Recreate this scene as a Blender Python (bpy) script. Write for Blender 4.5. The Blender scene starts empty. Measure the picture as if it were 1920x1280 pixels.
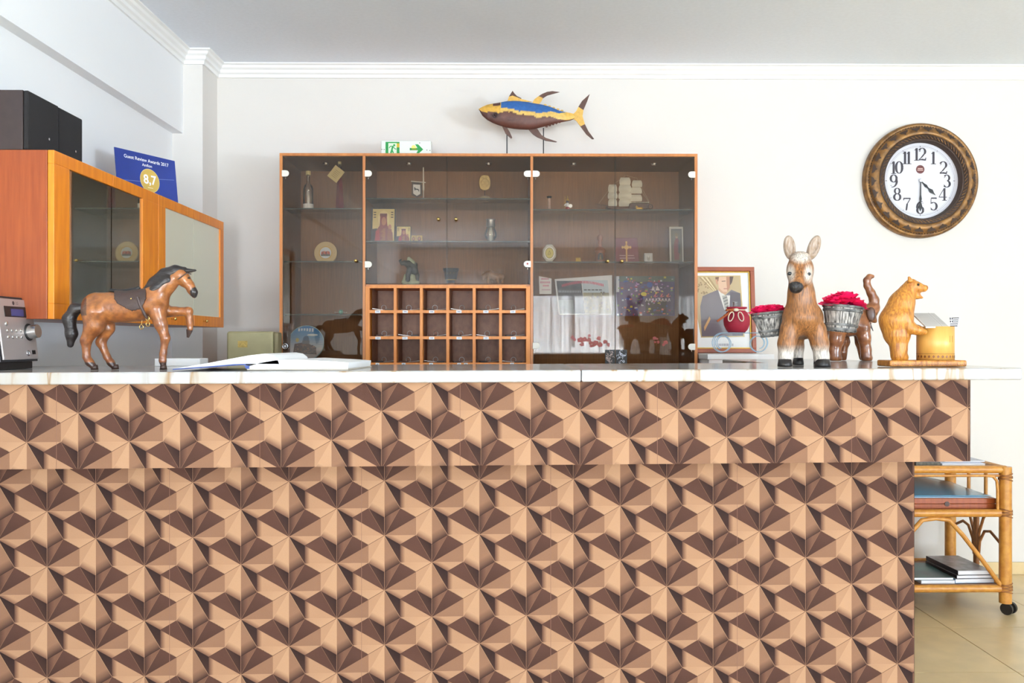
import bpy, math, random
import numpy as np
from mathutils import Vector, Matrix
random.seed(7)
rng = np.random.default_rng(7)
SC = bpy.context.scene
COL = SC.collection
# ------------------------------------------------------------------ camera
F = 1660.0                      # focal length in pixels of the 1920 px frame
PSI = math.radians(0.52)
EYE = 1.2
cam = bpy.data.cameras.new('camera'); cam.sensor_width = 36; cam.lens = 36 * F / 1920
cam.clip_start = 0.05; cam.clip_end = 60
camo = bpy.data.objects.new('camera', cam); COL.objects.link(camo)
camo.location = (0, 0, EYE); camo.rotation_euler = (math.pi / 2, 0, -PSI)
SC.camera = camo
# ------------------------------------------------------------------ world, daylight at the windows, exposure
wd = bpy.data.worlds.new('world'); SC.world = wd; wd.use_nodes = True
bg = wd.node_tree.nodes['Background']; bg.inputs[0].default_value = (0.78, 0.88, 1.0, 1); bg.inputs[1].default_value = 1.0
SC.view_settings.view_transform = 'Standard'; SC.view_settings.look = 'None'
SC.view_settings.gamma = 1; SC.view_settings.use_curve_mapping = False
SC.view_settings.exposure = 0.12
cy = SC.cycles
cy.use_denoising = True; cy.max_bounces = 10; cy.diffuse_bounces = 5; cy.glossy_bounces = 5
cy.transparent_max_bounces = 24; cy.transmission_bounces = 6; cy.caustics_reflective = False; cy.caustics_refractive = False
cy.sample_clamp_indirect = 6.0
ROOM = dict(xl=-1.617, xr=6.2, yb=4.55, yf=-5.0, zc=2.615)
WINDOWS_FRONT = [(-1.40, -0.15, 0.50, 2.15), (0.30, 1.80, 0.50, 2.15), (2.60, 4.05, 0.50, 2.15)]      # x0 x1 z0 z1 in the wall behind the camera; the first is added to brighten the left
WINDOWS_RIGHT = [(-4.5, -1.9, 0.3, 2.35), (-1.4, 1.2, 0.3, 2.35)]
def area(name, loc, rot, sx, sy, power, col):
    l = bpy.data.lights.new(name, 'AREA'); l.shape = 'RECTANGLE'; l.size = sx; l.size_y = sy
    l.energy = power; l.color = col
    o = bpy.data.objects.new(name, l); COL.objects.link(o); o.location = loc; o.rotation_euler = rot
    return o
for (x0, x1, z0, z1) in WINDOWS_FRONT:
    area('daylight', ((x0 + x1) / 2, ROOM['yf'] - 0.25, (z0 + z1) / 2), (math.pi / 2 + 0.75, 0, 0), x1 - x0, z1 - z0, 540 if x0 < 0 else 280 if x0 < 2 else 120, (0.88, 0.94, 1.0))  # the leftmost lamp shines through the added window
for (y0, y1, z0, z1) in WINDOWS_RIGHT:
    area('daylight', (ROOM['xr'] + 0.25, (y0 + y1) / 2, (z0 + z1) / 2), (math.pi / 2 + 0.8, 0, math.pi / 2), y1 - y0, z1 - z0, 1400 if y0 < -3 else 40, (0.73, 0.86, 1.0))

# ------------------------------------------------------------------ helpers
def W(px, py, Y):
    u = (px - 960) / F; v = (640 - py) / F
    dx = u * math.cos(PSI) + math.sin(PSI); dy = math.cos(PSI) - u * math.sin(PSI)
    k = Y / dy
    return Vector((dx * k, Y, EYE + v * k))
def proj(co):
    x, y, z = co[:, 0], co[:, 1], co[:, 2] - EYE
    cx = x * math.cos(PSI) - y * math.sin(PSI); cyy = x * math.sin(PSI) + y * math.cos(PSI)
    return 960 + F * cx / cyy, 640 - F * z / cyy
def lin(c):
    out = []
    for a in c[:3]:
        a = a / 255.0
        out.append(a / 12.92 if a <= 0.04045 else ((a + 0.055) / 1.055) ** 2.4)
    return tuple(out)
def rgba(c): return (*lin(c), 1.0)

MATS = {}
def mat(name, col=(200, 200, 200), rough=0.5, metal=0.0, var=0.0, vscale=12.0, bump=0.0, bscale=150.0, stretch=(1, 1, 1), spec=0.5, coat=0.0, emit=0.0, vcol=False, col2=None, detail=4.0):
    if name in MATS: return MATS[name]
    m = bpy.data.materials.new(name); m.use_nodes = True; nt = m.node_tree; N = nt.nodes; L = nt.links
    b = N['Principled BSDF']
    b.inputs['Roughness'].default_value = rough; b.inputs['Metallic'].default_value = metal
    b.inputs['Specular IOR Level'].default_value = spec; b.inputs['Coat Weight'].default_value = coat
    b.inputs['Coat Roughness'].default_value = 0.08
    b.inputs['Base Color'].default_value = rgba(col)
    tc = N.new('ShaderNodeTexCoord'); mp = N.new('ShaderNodeMapping'); mp.inputs['Scale'].default_value = stretch
    L.new(tc.outputs['Object'], mp.inputs['Vector'])
    src = None
    if vcol:
        at = N.new('ShaderNodeAttribute'); at.attribute_name = 'Col'; src = at.outputs['Color']
    if var > 0 or col2:
        nz = N.new('ShaderNodeTexNoise'); nz.inputs['Scale'].default_value = vscale; nz.inputs['Detail'].default_value = detail
        L.new(mp.outputs[0], nz.inputs['Vector'])
        if col2:
            rp = N.new('ShaderNodeValToRGB'); rp.color_ramp.elements[0].position = 0.33; rp.color_ramp.elements[1].position = 0.67
            rp.color_ramp.elements[0].color = rgba(col); rp.color_ramp.elements[1].color = rgba(col2)
            L.new(nz.outputs['Fac'], rp.inputs['Fac']); src = rp.outputs['Color']
        else:
            mr = N.new('ShaderNodeMapRange'); mr.inputs['From Min'].default_value = 0.3; mr.inputs['From Max'].default_value = 0.7
            mr.inputs['To Min'].default_value = 1 - var; mr.inputs['To Max'].default_value = 1 + var
            L.new(nz.outputs['Fac'], mr.inputs['Value'])
            mx = N.new('ShaderNodeMix'); mx.data_type = 'RGBA'; mx.blend_type = 'MULTIPLY'; mx.inputs['Factor'].default_value = 1
            if src: L.new(src, mx.inputs['A'])
            else: mx.inputs['A'].default_value = rgba(col)
            L.new(mr.outputs['Result'], mx.inputs['B']); src = mx.outputs['Result']
    if src: L.new(src, b.inputs['Base Color'])
    if bump > 0:
        n2 = N.new('ShaderNodeTexNoise'); n2.inputs['Scale'].default_value = bscale; n2.inputs['Detail'].default_value = 3
        L.new(mp.outputs[0], n2.inputs['Vector'])
        bp = N.new('ShaderNodeBump'); bp.inputs['Strength'].default_value = bump; bp.inputs['Distance'].default_value = 0.002
        L.new(n2.outputs['Fac'], bp.inputs['Height']); L.new(bp.outputs['Normal'], b.inputs['Normal'])
    if emit > 0:
        b.inputs['Emission Color'].default_value = rgba(col); b.inputs['Emission Strength'].default_value = emit
    MATS[name] = m
    return m
def glass(name, tint, refl=0.06, rough=0.0, fres=1.0):
    if name in MATS: return MATS[name]
    m = bpy.data.materials.new(name); m.use_nodes = True; nt = m.node_tree; N = nt.nodes; L = nt.links
    N.remove(N['Principled BSDF'])
    tr = N.new('ShaderNodeBsdfTransparent'); tr.inputs[0].default_value = (*tint, 1)
    gl = N.new('ShaderNodeBsdfGlossy'); gl.inputs['Roughness'].default_value = rough; gl.inputs['Color'].default_value = (1, 1, 1, 1)
    fr = N.new('ShaderNodeFresnel'); fr.inputs['IOR'].default_value = 1.5
    ma = N.new('ShaderNodeMath'); ma.operation = 'MULTIPLY_ADD'; ma.inputs[1].default_value = fres; ma.inputs[2].default_value = refl; ma.use_clamp = True
    L.new(fr.outputs[0], ma.inputs[0])
    mx = N.new('ShaderNodeMixShader'); L.new(ma.outputs[0], mx.inputs[0]); L.new(tr.outputs[0], mx.inputs[1]); L.new(gl.outputs[0], mx.inputs[2])
    L.new(mx.outputs[0], N['Material Output'].inputs['Surface'])
    MATS[name] = m
    return m

ORG = {}
def setp(o, label=None, cat=None, group=None, kind=None):
    if label: o['label'] = label
    if cat: o['category'] = cat
    if group: o['group'] = group
    if kind: o['kind'] = kind
    return o
def thing(name, label, cat, loc=(0, 0, 0), group=None):
    o = bpy.data.objects.new(name, None); COL.objects.link(o); o.location = loc; o.empty_display_size = 0.02
    ORG[o] = Vector(loc)
    return setp(o, label, cat, group)
def frame_from(axis):
    a = Vector(axis).normalized(); t = Vector((0, 0, 1)) if abs(a.z) < 0.9 else Vector((1, 0, 0))
    u = a.cross(t).normalized(); w = a.cross(u).normalized()
    return u, w, a
class MB:
    def __init__(s): s.v = []; s.f = []; s.c = {}; s.smooth = set()
    def add(s, vs, fs, col=None, smooth=False):
        n = len(s.v); s.v += [tuple(p) for p in vs]
        for f in fs:
            if col is not None: s.c[len(s.f)] = col
            if smooth: s.smooth.add(len(s.f))
            s.f.append([i + n for i in f])
        return s
    def box(s, x0, x1, y0, y1, z0, z1, col=None):
        vs = [(x, y, z) for z in (z0, z1) for y in (y0, y1) for x in (x0, x1)]
        return s.add(vs, [(0, 2, 3, 1), (4, 5, 7, 6), (0, 1, 5, 4), (2, 6, 7, 3), (0, 4, 6, 2), (1, 3, 7, 5)], col)
    def obox(s, o, ax, ay, az, col=None):          # corner o and three edge vectors
        o = Vector(o); ax = Vector(ax); ay = Vector(ay); az = Vector(az)
        vs = [o + ax * i + ay * j + az * k for k in (0, 1) for j in (0, 1) for i in (0, 1)]
        return s.add(vs, [(0, 2, 3, 1), (4, 5, 7, 6), (0, 1, 5, 4), (2, 6, 7, 3), (0, 4, 6, 2), (1, 3, 7, 5)], col)
    def cyl(s, p0, p1, r0, r1=None, n=16, col=None, caps=True, smooth=True):
        r1 = r0 if r1 is None else r1
        p0 = Vector(p0); p1 = Vector(p1); u, w, a = frame_from(p1 - p0)
        vs = []
        for p, r in ((p0, r0), (p1, r1)):
            for i in range(n):
                t = 2 * math.pi * i / n; vs.append(p + u * (r * math.cos(t)) + w * (r * math.sin(t)))
        s.add(vs, [(i, (i + 1) % n, n + (i + 1) % n, n + i) for i in range(n)], col, smooth)
        if caps: s.add(vs[:n], [tuple(range(n))], col); s.add(vs[n:], [tuple(range(n))], col)
        return s
    def tube(s, pts, r, n=10, col=None, closed=False):
        pts = [Vector(p) for p in pts]; m = len(pts)
        rs = r if isinstance(r, (list, tuple)) else [r] * m
        vs = []; prev = None
        for i, p in enumerate(pts):
            a = (pts[(i + 1) % m] - pts[i - 1]) if closed else (pts[min(i + 1, m - 1)] - pts[max(i - 1, 0)])
            a.normalize()
            if prev is None: u, w, _ = frame_from(a)
            else:
                u = (prev - a * prev.dot(a)).normalized(); w = a.cross(u)
            prev = u
            for k in range(n):
                t = 2 * math.pi * k / n; vs.append(p + u * (rs[i] * math.cos(t)) + w * (rs[i] * math.sin(t)))
        fs = []
        for i in range(m if closed else m - 1):
            j = (i + 1) % m
            for k in range(n): fs.append((i * n + k, i * n + (k + 1) % n, j * n + (k + 1) % n, j * n + k))
        s.add(vs, fs, col, True)
        if not closed: s.add(vs[:n], [tuple(range(n))], col); s.add(vs[-n:], [tuple(range(n))], col)
        return s
    def lathe(s, prof, o=(0, 0, 0), axis=(0, 0, 1), n=28, col=None, sx=1.0, sy=1.0, a0=0.0, a1=2 * math.pi, cols=None):
        o = Vector(o); u, w, a = frame_from(axis)
        if tuple(axis) == (0, 0, 1): u, w = Vector((1, 0, 0)), Vector((0, 1, 0))
        full = abs(a1 - a0 - 2 * math.pi) < 1e-6; cnt = n if full else n + 1
        vs = []
        for (r, h) in prof:
            for i in range(cnt):
                t = a0 + (a1 - a0) * i / n
                vs.append(o + u * (r * sx * math.cos(t)) + w * (r * sy * math.sin(t)) + a * h)
        for j in range(len(prof) - 1):
            fs = []
            for i in range(n):
                i2 = (i + 1) % cnt
                fs.append((j * cnt + i, j * cnt + i2, (j + 1) * cnt + i2, (j + 1) * cnt + i))
            n0 = len(s.v) if j == 0 else n0
            if j == 0: s.v += [tuple(p) for p in vs]
            for f in fs:
                c = cols[j] if cols else col
                if c is not None: s.c[len(s.f)] = c
                s.smooth.add(len(s.f)); s.f.append([q + n0 for q in f])
        return s
    def sphere(s, c, r, sx=1, sy=1, sz=1, n=16, m=10, col=None):
        c = Vector(c); vs = []; fs = []
        for j in range(m + 1):
            ph = math.pi * j / m
            for i in range(n):
                t = 2 * math.pi * i / n
                vs.append(c + Vector((r * sx * math.sin(ph) * math.cos(t), r * sy * math.sin(ph) * math.sin(t), r * sz * math.cos(ph))))
        for j in range(m):
            for i in range(n): fs.append((j * n + i, (j + 1) * n + i, (j + 1) * n + (i + 1) % n, j * n + (i + 1) % n))
        return s.add(vs, fs, col, True)
    def torus(s, c, axis, R, r, n=24, k=8, col=None):
        u, w, a = frame_from(axis); c = Vector(c)
        return s.tube([c + u * (R * math.cos(2 * math.pi * i / n)) + w * (R * math.sin(2 * math.pi * i / n)) for i in range(n)], r, k, col, True)
    def prism(s, pts, depth, col=None):            # planar polygon of 3-D points pushed along a vector
        pts = [Vector(p) for p in pts]; d = Vector(depth); n = len(pts)
        vs = pts + [p + d for p in pts]
        return s.add(vs, [tuple(range(n)), tuple(range(2 * n - 1, n - 1, -1))] + [(i, i + n, (i + 1) % n + n, (i + 1) % n) for i in range(n)], col)
    def quad(s, pts, col=None): return s.add(pts, [tuple(range(len(pts)))], col)
    def build(s, name, m, parent=None, bevel=0.0, smooth=False, seg=2):
        co = np.array(s.v, dtype=float)
        if parent is not None: org = ORG[parent]
        else:
            lo, hi = co.min(0), co.max(0); org = Vector(((lo[0] + hi[0]) / 2, (lo[1] + hi[1]) / 2, lo[2]))
        co = co - np.array(org)
        me = bpy.data.meshes.new(name); me.from_pydata(co.tolist(), [], s.f)
        if s.c:
            at = me.color_attributes.new('Col', 'FLOAT_COLOR', 'CORNER'); buf = np.ones((len(me.loops), 4), dtype=np.float32)
            for i, p in enumerate(me.polygons):
                c = s.c.get(i)
                if c is None: continue
                if isinstance(c, list):
                    for k in range(p.loop_total): buf[p.loop_start + k, :3] = c[k]
                else:
                    buf[p.loop_start:p.loop_start + p.loop_total, :3] = lin(c)
            at.data.foreach_set('color', buf.ravel())
        fl = np.array([smooth or (i in s.smooth) for i in range(len(s.f))]); me.polygons.foreach_set('use_smooth', fl)
        me.materials.append(MATS[m] if isinstance(m, str) else m)
        me.validate(); me.update()
        o = bpy.data.objects.new(name, me); COL.objects.link(o); ORG[o] = Vector(org)
        if parent is not None: o.parent = parent
        else: o.location = org
        if bevel > 0:
            bm = o.modifiers.new('bevel', 'BEVEL'); bm.width = bevel; bm.segments = seg; bm.limit_method = 'ANGLE'; bm.angle_limit = math.radians(40)
        return o
TXT = {}
def text2d(sx, bold=0.0):
    if (sx, bold) in TXT: return TXT[(sx, bold)]
    cu = bpy.data.curves.new('lettering', 'FONT'); cu.body = sx; cu.size = 1; cu.align_x = 'CENTER'; cu.align_y = 'CENTER'; cu.offset = bold; cu.resolution_u = 3
    ob = bpy.data.objects.new('lettering', cu); COL.objects.link(ob)
    dg = bpy.context.evaluated_depsgraph_get(); me = bpy.data.meshes.new_from_object(ob.evaluated_get(dg))
    r = ([tuple(v.co) for v in me.vertices], [tuple(p.vertices) for p in me.polygons])
    bpy.data.objects.remove(ob); bpy.data.curves.remove(cu); bpy.data.meshes.remove(me)
    TXT[(sx, bold)] = r
    return r
class Print:
    """flat printed shapes on a plane: origin o, unit axes ux uy, outward normal n"""
    def __init__(s, o, ux, uy):
        s.o = Vector(o); s.ux = Vector(ux); s.uy = Vector(uy); s.n = s.ux.cross(s.uy).normalized(); s.mb = MB(); s.k = 1
    def P(s, x, y): return s.o + s.ux * x + s.uy * y + s.n * (0.0001 + 0.0001 * s.k)
    def poly(s, pts, col): s.mb.quad([s.P(x, y) for x, y in pts], col); s.k += 0.35; return s
    def rect(s, x0, y0, x1, y1, col): return s.poly([(x0, y0), (x1, y0), (x1, y1), (x0, y1)], col)
    def ell(s, cx, cy_, rx, ry, col, n=24): return s.poly([(cx + rx * math.cos(2 * math.pi * i / n), cy_ + ry * math.sin(2 * math.pi * i / n)) for i in range(n)], col)
    def line(s, x0, y0, x1, y1, w, col):
        d = Vector((x1 - x0, y1 - y0)); d.normalize(); nx, ny = -d.y * w / 2, d.x * w / 2
        return s.poly([(x0 + nx, y0 + ny), (x1 + nx, y1 + ny), (x1 - nx, y1 - ny), (x0 - nx, y0 - ny)], col)
    def path(s, pts, w, col):
        k0 = s.k
        for i, (a, b) in enumerate(zip(pts[:-1], pts[1:])): s.k = k0 + 0.03 * (i % 2); s.line(*a, *b, w, col)
        s.k = k0 + 0.35
        return s
    def text(s, t, x, y, size, col, bold=0.0, sx=1.0):
        vs, fs = text2d(t, bold); s.mb.add([s.P(x + v[0] * size * sx, y + v[1] * size) for v in vs], fs, col); s.k += 0.35; return s
    def build(s, name, m, parent): return s.mb.build(name, m, parent)
def ray_plane(px, py, c, k):
    """photo pixel on the vertical plane y = c + k x"""
    d = W(px, py, 1.0) - Vector((0, 0, EYE)); t = c / (d.y - k * d.x)
    return Vector((0, 0, EYE)) + d * t
# ---- implicit surfaces for the carved animals
def _cap(p, a, b, ra, rb):
    a = np.array(a); b = np.array(b); ab = b - a; l2 = max(ab @ ab, 1e-12)
    t = np.clip(((p - a) @ ab) / l2, 0, 1)
    return np.linalg.norm(p - a - t[..., None] * ab, axis=-1) - (ra + (rb - ra) * t)
def _ell(p, c, R, rot):
    q = (p - np.array(c))
    if rot is not None: q = q @ np.array(rot)
    R = np.array(R); k0 = np.linalg.norm(q / R, axis=-1); k1 = np.linalg.norm(q / (R * R), axis=-1)
    return k0 * (k0 - 1) / np.maximum(k1, 1e-9)
def sdf_mesh(prims, h, k=0.006):
    """prims: ('cap',a,b,ra,rb[,k]) ('ell',c,R,rot[,k]) ('sub',c,R,rot) ('cut',axis,sign,value)"""
    bb = []
    for p in prims:
        if p[0] == 'cap':
            a, b, r = np.array(p[1]), np.array(p[2]), max(p[3], p[4]); bb.append((np.minimum(a, b) - r, np.maximum(a, b) + r))
        elif p[0] in ('ell', 'sub'):
            r = max(p[2]) if p[3] is not None else np.array(p[2]); bb.append((np.array(p[1]) - r, np.array(p[1]) + r))
        else: bb.append(None)
    add = [b for b, p in zip(bb, prims) if b and p[0] != 'sub']
    lo = np.min([b[0] for b in add], 0) - 4 * h; hi = np.max([b[1] for b in add], 0) + 4 * h
    n = np.ceil((hi - lo) / h).astype(int) + 1
    ax = [lo[i] + h * np.arange(n[i]) for i in range(3)]
    Fd = np.full(n, 10.0)
    for p, b in zip(prims, bb):
        if p[0] == 'cut':
            _, axis, sg, val = p; g = [ax[0][:, None, None], ax[1][None, :, None], ax[2][None, None, :]][axis]
            Fd = np.maximum(Fd, sg * (g - val)); continue
        kk = (p[5] if p[0] == 'cap' and len(p) > 5 else p[4] if p[0] == 'ell' and len(p) > 4 else k)
        m = kk + 3 * h
        i0 = np.maximum(((b[0] - m - lo) / h).astype(int), 0); i1 = np.minimum(((b[1] + m - lo) / h).astype(int) + 2, n)
        sl = tuple(slice(i0[i], i1[i]) for i in range(3))
        P = np.stack(np.meshgrid(ax[0][sl[0]], ax[1][sl[1]], ax[2][sl[2]], indexing='ij'), -1)
        if p[0] == 'cap': d = _cap(P, *p[1:5])
        else: d = _ell(P, p[1], p[2], p[3])
        f = Fd[sl]
        if p[0] == 'sub': Fd[sl] = np.maximum(f, -d)
        else:
            hh = np.clip(0.5 + 0.5 * (d - f) / kk, 0, 1); Fd[sl] = d + (f - d) * hh - kk * hh * (1 - hh)
            Fd[sl] = np.where(f > 5, d, Fd[sl])
    s = Fd < 0
    nx, ny, nz = n
    acc = np.zeros((nx - 1, ny - 1, nz - 1, 3)); cnt = np.zeros((nx - 1, ny - 1, nz - 1))
    cs = [(i, j, l) for i in (0, 1) for j in (0, 1) for l in (0, 1)]
    def sub(A, o): return A[o[0]:nx - 1 + o[0], o[1]:ny - 1 + o[1], o[2]:nz - 1 + o[2]]
    for a in cs:
        for d in range(3):
            if a[d]: continue
            b = list(a); b[d] = 1; b = tuple(b)
            sa, sb = sub(s, a), sub(s, b); x = sa != sb
            fa, fb = sub(Fd, a), sub(Fd, b)
            t = np.where(x, fa / np.where(x, fa - fb, 1), 0)
            for e in range(3):
                acc[..., e] += np.where(x, a[e] + (t if e == d else 0), 0)
            cnt += x
    act = cnt > 0; idx = np.full(act.shape, -1); idx[act] = np.arange(act.sum())
    cell = np.argwhere(act); V = lo + h * (cell + acc[act] / cnt[act][:, None])
    faces = []
    for d in range(3):
        e1, e2 = (d + 1) % 3, (d + 2) % 3
        sl0 = [slice(1, n[i] - 1) for i in range(3)]; sl0[d] = slice(0, n[d] - 1)
        sl1 = list(sl0); sl1[d] = slice(1, n[d])
        a, b = s[tuple(sl0)], s[tuple(sl1)]
        for flip, mask in ((0, a & ~b), (1, ~a & b)):
            q = np.argwhere(mask) + np.array([sl0[i].start for i in range(3)])
            if not len(q): continue
            def ix(o1, o2):
                r = q.copy(); r[:, e1] += o1; r[:, e2] += o2; return idx[r[:, 0], r[:, 1], r[:, 2]]
            qq = np.stack([ix(-1, -1), ix(0, -1), ix(0, 0), ix(-1, 0)], 1)
            if flip: qq = qq[:, ::-1]
            faces.append(qq)
    return V, np.concatenate(faces)
def relax(V, Fc, it=2):
    for _ in range(it):
        acc = np.zeros_like(V); c = np.zeros(len(V))
        for k in range(4):
            np.add.at(acc, Fc[:, k], V[Fc[:, (k + 1) % 4]]); np.add.at(c, Fc[:, k], 1)
            np.add.at(acc, Fc[:, (k + 1) % 4], V[Fc[:, k]]); np.add.at(c, Fc[:, (k + 1) % 4], 1)
        V = 0.5 * V + 0.5 * acc / c[:, None]
    return V
def sdf_obj(name, m, parent, prims, h, k=0.006, color=None, it=1):
    V, Fc = sdf_mesh(prims, h, k); V = relax(V, Fc, it)
    org = ORG[parent] if parent is not None else Vector(((V[:, 0].min() + V[:, 0].max()) / 2, (V[:, 1].min() + V[:, 1].max()) / 2, V[:, 2].min()))
    me = bpy.data.meshes.new(name)
    me.from_pydata((V - np.array(org)).tolist(), [], Fc.tolist())
    if color is not None:
        c = np.ones((len(V), 4), dtype=np.float32); c[:, :3] = color(V)
        at = me.color_attributes.new('Col', 'FLOAT_COLOR', 'POINT'); at.data.foreach_set('color', c.ravel())
    me.polygons.foreach_set('use_smooth', np.ones(len(Fc), dtype=bool)); me.materials.append(MATS[m] if isinstance(m, str) else m); me.update()
    o = bpy.data.objects.new(name, me); COL.objects.link(o); ORG[o] = Vector(org)
    if parent is not None: o.parent = parent
    else: o.location = org
    return o
def copy_tree(o, loc, rz=0.0, parent=None):
    c = o.copy(); COL.objects.link(c)
    if parent is None: c.location = loc; c.rotation_euler = (0, 0, rz); ORG[c] = Vector(loc)
    else: c.parent = parent
    for ch in [x for x in COL.objects if x.parent == o]: copy_tree(ch, loc, 0, c)
    return c
def zoomer(x0, y0, sc, Y):
    def f(zx, zy, dy=0.0): return tuple(W(x0 + zx / sc, y0 + zy / sc, Y + dy))
    f.s = Y / F / sc
    return f
# ------------------------------------------------------------------ materials
mat('wall_paint', (227, 223, 217), rough=0.85, bump=0.12, bscale=260, var=0.012, vscale=3)
mat('wall_paint_side', (244, 245, 246), rough=0.85, bump=0.1, bscale=260)
mat('ceiling_paint', (238, 244, 252), rough=0.95, bump=0.55, bscale=320, var=0.02, vscale=60)
mat('plaster_white', (244, 244, 242), rough=0.6)
mat('tile', (216, 192, 146), rough=0.3, var=0.10, vscale=7, bump=0.05, bscale=60, detail=6)
mat('grout', (140, 112, 80), rough=0.9)
mat('wood', (196, 124, 60), rough=0.38, col2=(178, 106, 48), vscale=5, stretch=(14, 14, 1.0), detail=6)
mat('wood_deep', (156, 76, 30), rough=0.35, col2=(136, 60, 22), vscale=5, stretch=(14, 14, 1.0), detail=6)
mat('wood_rack', (222, 140, 56), rough=0.45, col2=(206, 122, 44), vscale=6, stretch=(10, 10, 1.2), detail=6)
mat('wood_inner', (146, 102, 64), rough=0.7, col2=(128, 88, 54), vscale=8, stretch=(30, 30, 1.0), detail=5)
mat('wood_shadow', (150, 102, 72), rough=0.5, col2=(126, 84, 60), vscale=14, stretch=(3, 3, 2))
glass('glass_bronze', (0.88, 0.84, 0.79), refl=-0.017, fres=1.0)
glass('glass_clear', (0.985, 0.992, 0.99), refl=-0.015)
glass('picture_glass', (1.0, 1.0, 1.0), refl=0.0, fres=0.35)
mat('glass_edge', (30, 38, 34), rough=0.2)
mat('mirror', (206, 206, 192), rough=0.03, metal=1.0)
mat('brass', (214, 180, 110), rough=0.25, metal=1.0)
mat('steel', (200, 200, 205), rough=0.25, metal=1.0)
mat('hinge_white', (236, 232, 220), rough=0.4)
mat('black_plastic', (26, 24, 24), rough=0.45)
mat('black_cloth', (30, 28, 30), rough=0.9, bump=0.4, bscale=900)
mat('black_wood', (52, 40, 38), rough=0.55, var=0.12, vscale=40)
mat('paper', (240, 240, 240), rough=0.8)
mat('print', (255, 255, 255), rough=0.55, vcol=True)
mat('print_gloss', (255, 255, 255), rough=0.2, vcol=True)
mat('painted', (255, 255, 255), rough=0.42, vcol=True, var=0.08, vscale=90)
# ------------------------------------------------------------------ room shell
R = ROOM
YB = R['yb']; ZC = R['zc']; XL = R['xl']; XR = R['xr']; YF = R['yf']
def struct(o): o['kind'] = 'structure'; return o
fl = struct(MB().box(XL, XR, YF, YB, -0.12, -0.004).build('floor', 'grout'))
tile_me = None
TS = 0.5; tx0 = W(1777, 1179, 3.70).x; ty0 = 3.70
for i in range(-8, 10):
    for j in range(-14, 3):
        x0, x1 = tx0 + i * TS, tx0 + (i + 1) * TS; y0, y1 = ty0 + j * TS, ty0 + (j + 1) * TS
        x0 = max(x0, XL); x1 = min(x1, XR); y0 = max(y0, YF); y1 = min(y1, YB)
        if x1 - x0 < 0.01 or y1 - y0 < 0.01: continue
        if j < -2 and x0 < 1.5 and j > -8 and False: continue
        g = 0.0018; e = 0.0008 * random.random()
        MB().box(x0 + g, x1 - g, y0 + g, y1 - g, -0.006, 0.0 - e).build('tile', 'tile', fl)
struct(MB().box(XL - 0.2, XR + 0.2, YF - 0.2, YB + 0.2, ZC, ZC + 0.15).build('ceiling', 'ceiling_paint'))
struct(MB().box(XL - 0.15, XR + 0.15, YB, YB + 0.15, -0.1, ZC).build('wall_back', 'wall_paint'))
struct(MB().box(XL - 0.15, XL, YF, YB, -0.1, ZC).build('wall_left', 'wall_paint_side'))
def wall_with_windows(name, wins, along):
    m = MB()
    a0, a1 = (XL - 0.15, XR + 0.15) if along == 'x' else (YF, YB)
    def bx(p0, p1, z0, z1):
        if along == 'x': m.box(p0, p1, YF - 0.15, YF, z0, z1)
        else: m.box(XR, XR + 0.15, p0, p1, z0, z1)
    cur = a0
    for (p0, p1, z0, z1) in wins:
        bx(cur, p0, -0.1, ZC); bx(p0, p1, -0.1, z0); bx(p0, p1, z1, ZC); cur = p1
    bx(cur, a1, -0.1, ZC)
    return struct(m.build(name, 'wall_paint'))
wall_with_windows('wall_front', WINDOWS_FRONT, 'x')
wall_with_windows('wall_right', WINDOWS_RIGHT, 'y')
# beam, pillar
YP = 4.33
XB = W(343, 250, YP).x; ZBM = W(343, 250, YP).z; XP = W(380, 300, YP).x
struct(MB().box(XL, XB, YF, YP, ZBM, ZC).build('trim_1', 'wall_paint_side'))
struct(MB().box(XL, XP, YP, YB, 0, ZC).build('trim_2', 'wall_paint'))
# crown moulding following beam, pillar and back wall
def crown(path, name):
    prof = [(0, -0.066), (0.010, -0.066), (0.012, -0.050), (0.022, -0.044), (0.024, -0.030), (0.036, -0.022), (0.040, -0.010), (0.052, -0.006), (0.052, 0.0)]
    m = MB(); n = len(path); rows = []
    for i, p in enumerate(path):
        p = Vector(p)
        def nrm(a, b):
            d = (Vector(b) - Vector(a)).normalized(); return Vector((d.y, -d.x))
        if i == 0: q = nrm(path[0], path[1])
        elif i == n - 1: q = nrm(path[-2], path[-1])
        else:
            q1, q2 = nrm(path[i - 1], p), nrm(p, path[i + 1]); q = (q1 + q2); q = q / max(q.dot(q1), 0.2)
        rows.append([(p.x + q.x * a, p.y + q.y * a, ZC + z) for a, z in prof])
    k = len(prof)
    vs = [v for r in rows for v in r]
    m.add(vs, [(i * k + j, (i + 1) * k + j, (i + 1) * k + j + 1, i * k + j + 1) for i in range(n - 1) for j in range(k - 1)])
    return struct(m.build(name, 'plaster_white'))
crown([(XB, YF), (XB, YP), (XP, YP), (XP, YB), (XR, YB), (XR, YF)], 'trim_3')
bz = W(1900, 1053, YB).z
bb = struct(MB().box(1.0, XR, YB - 0.012, YB - 0.003, 0, bz).build('baseboard_back', 'grout'))
x = tx0 - 2 * TS
while x < XR:
    x0 = max(x, 1.0); x1 = min(x + TS, XR)
    if x1 - x0 > 0.02: MB().box(x0 + 0.0015, x1 - 0.0015, YB - 0.014, YB - 0.004, 0.001, bz + 0.001).build('tile', 'tile', bb)
    x += TS
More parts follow.
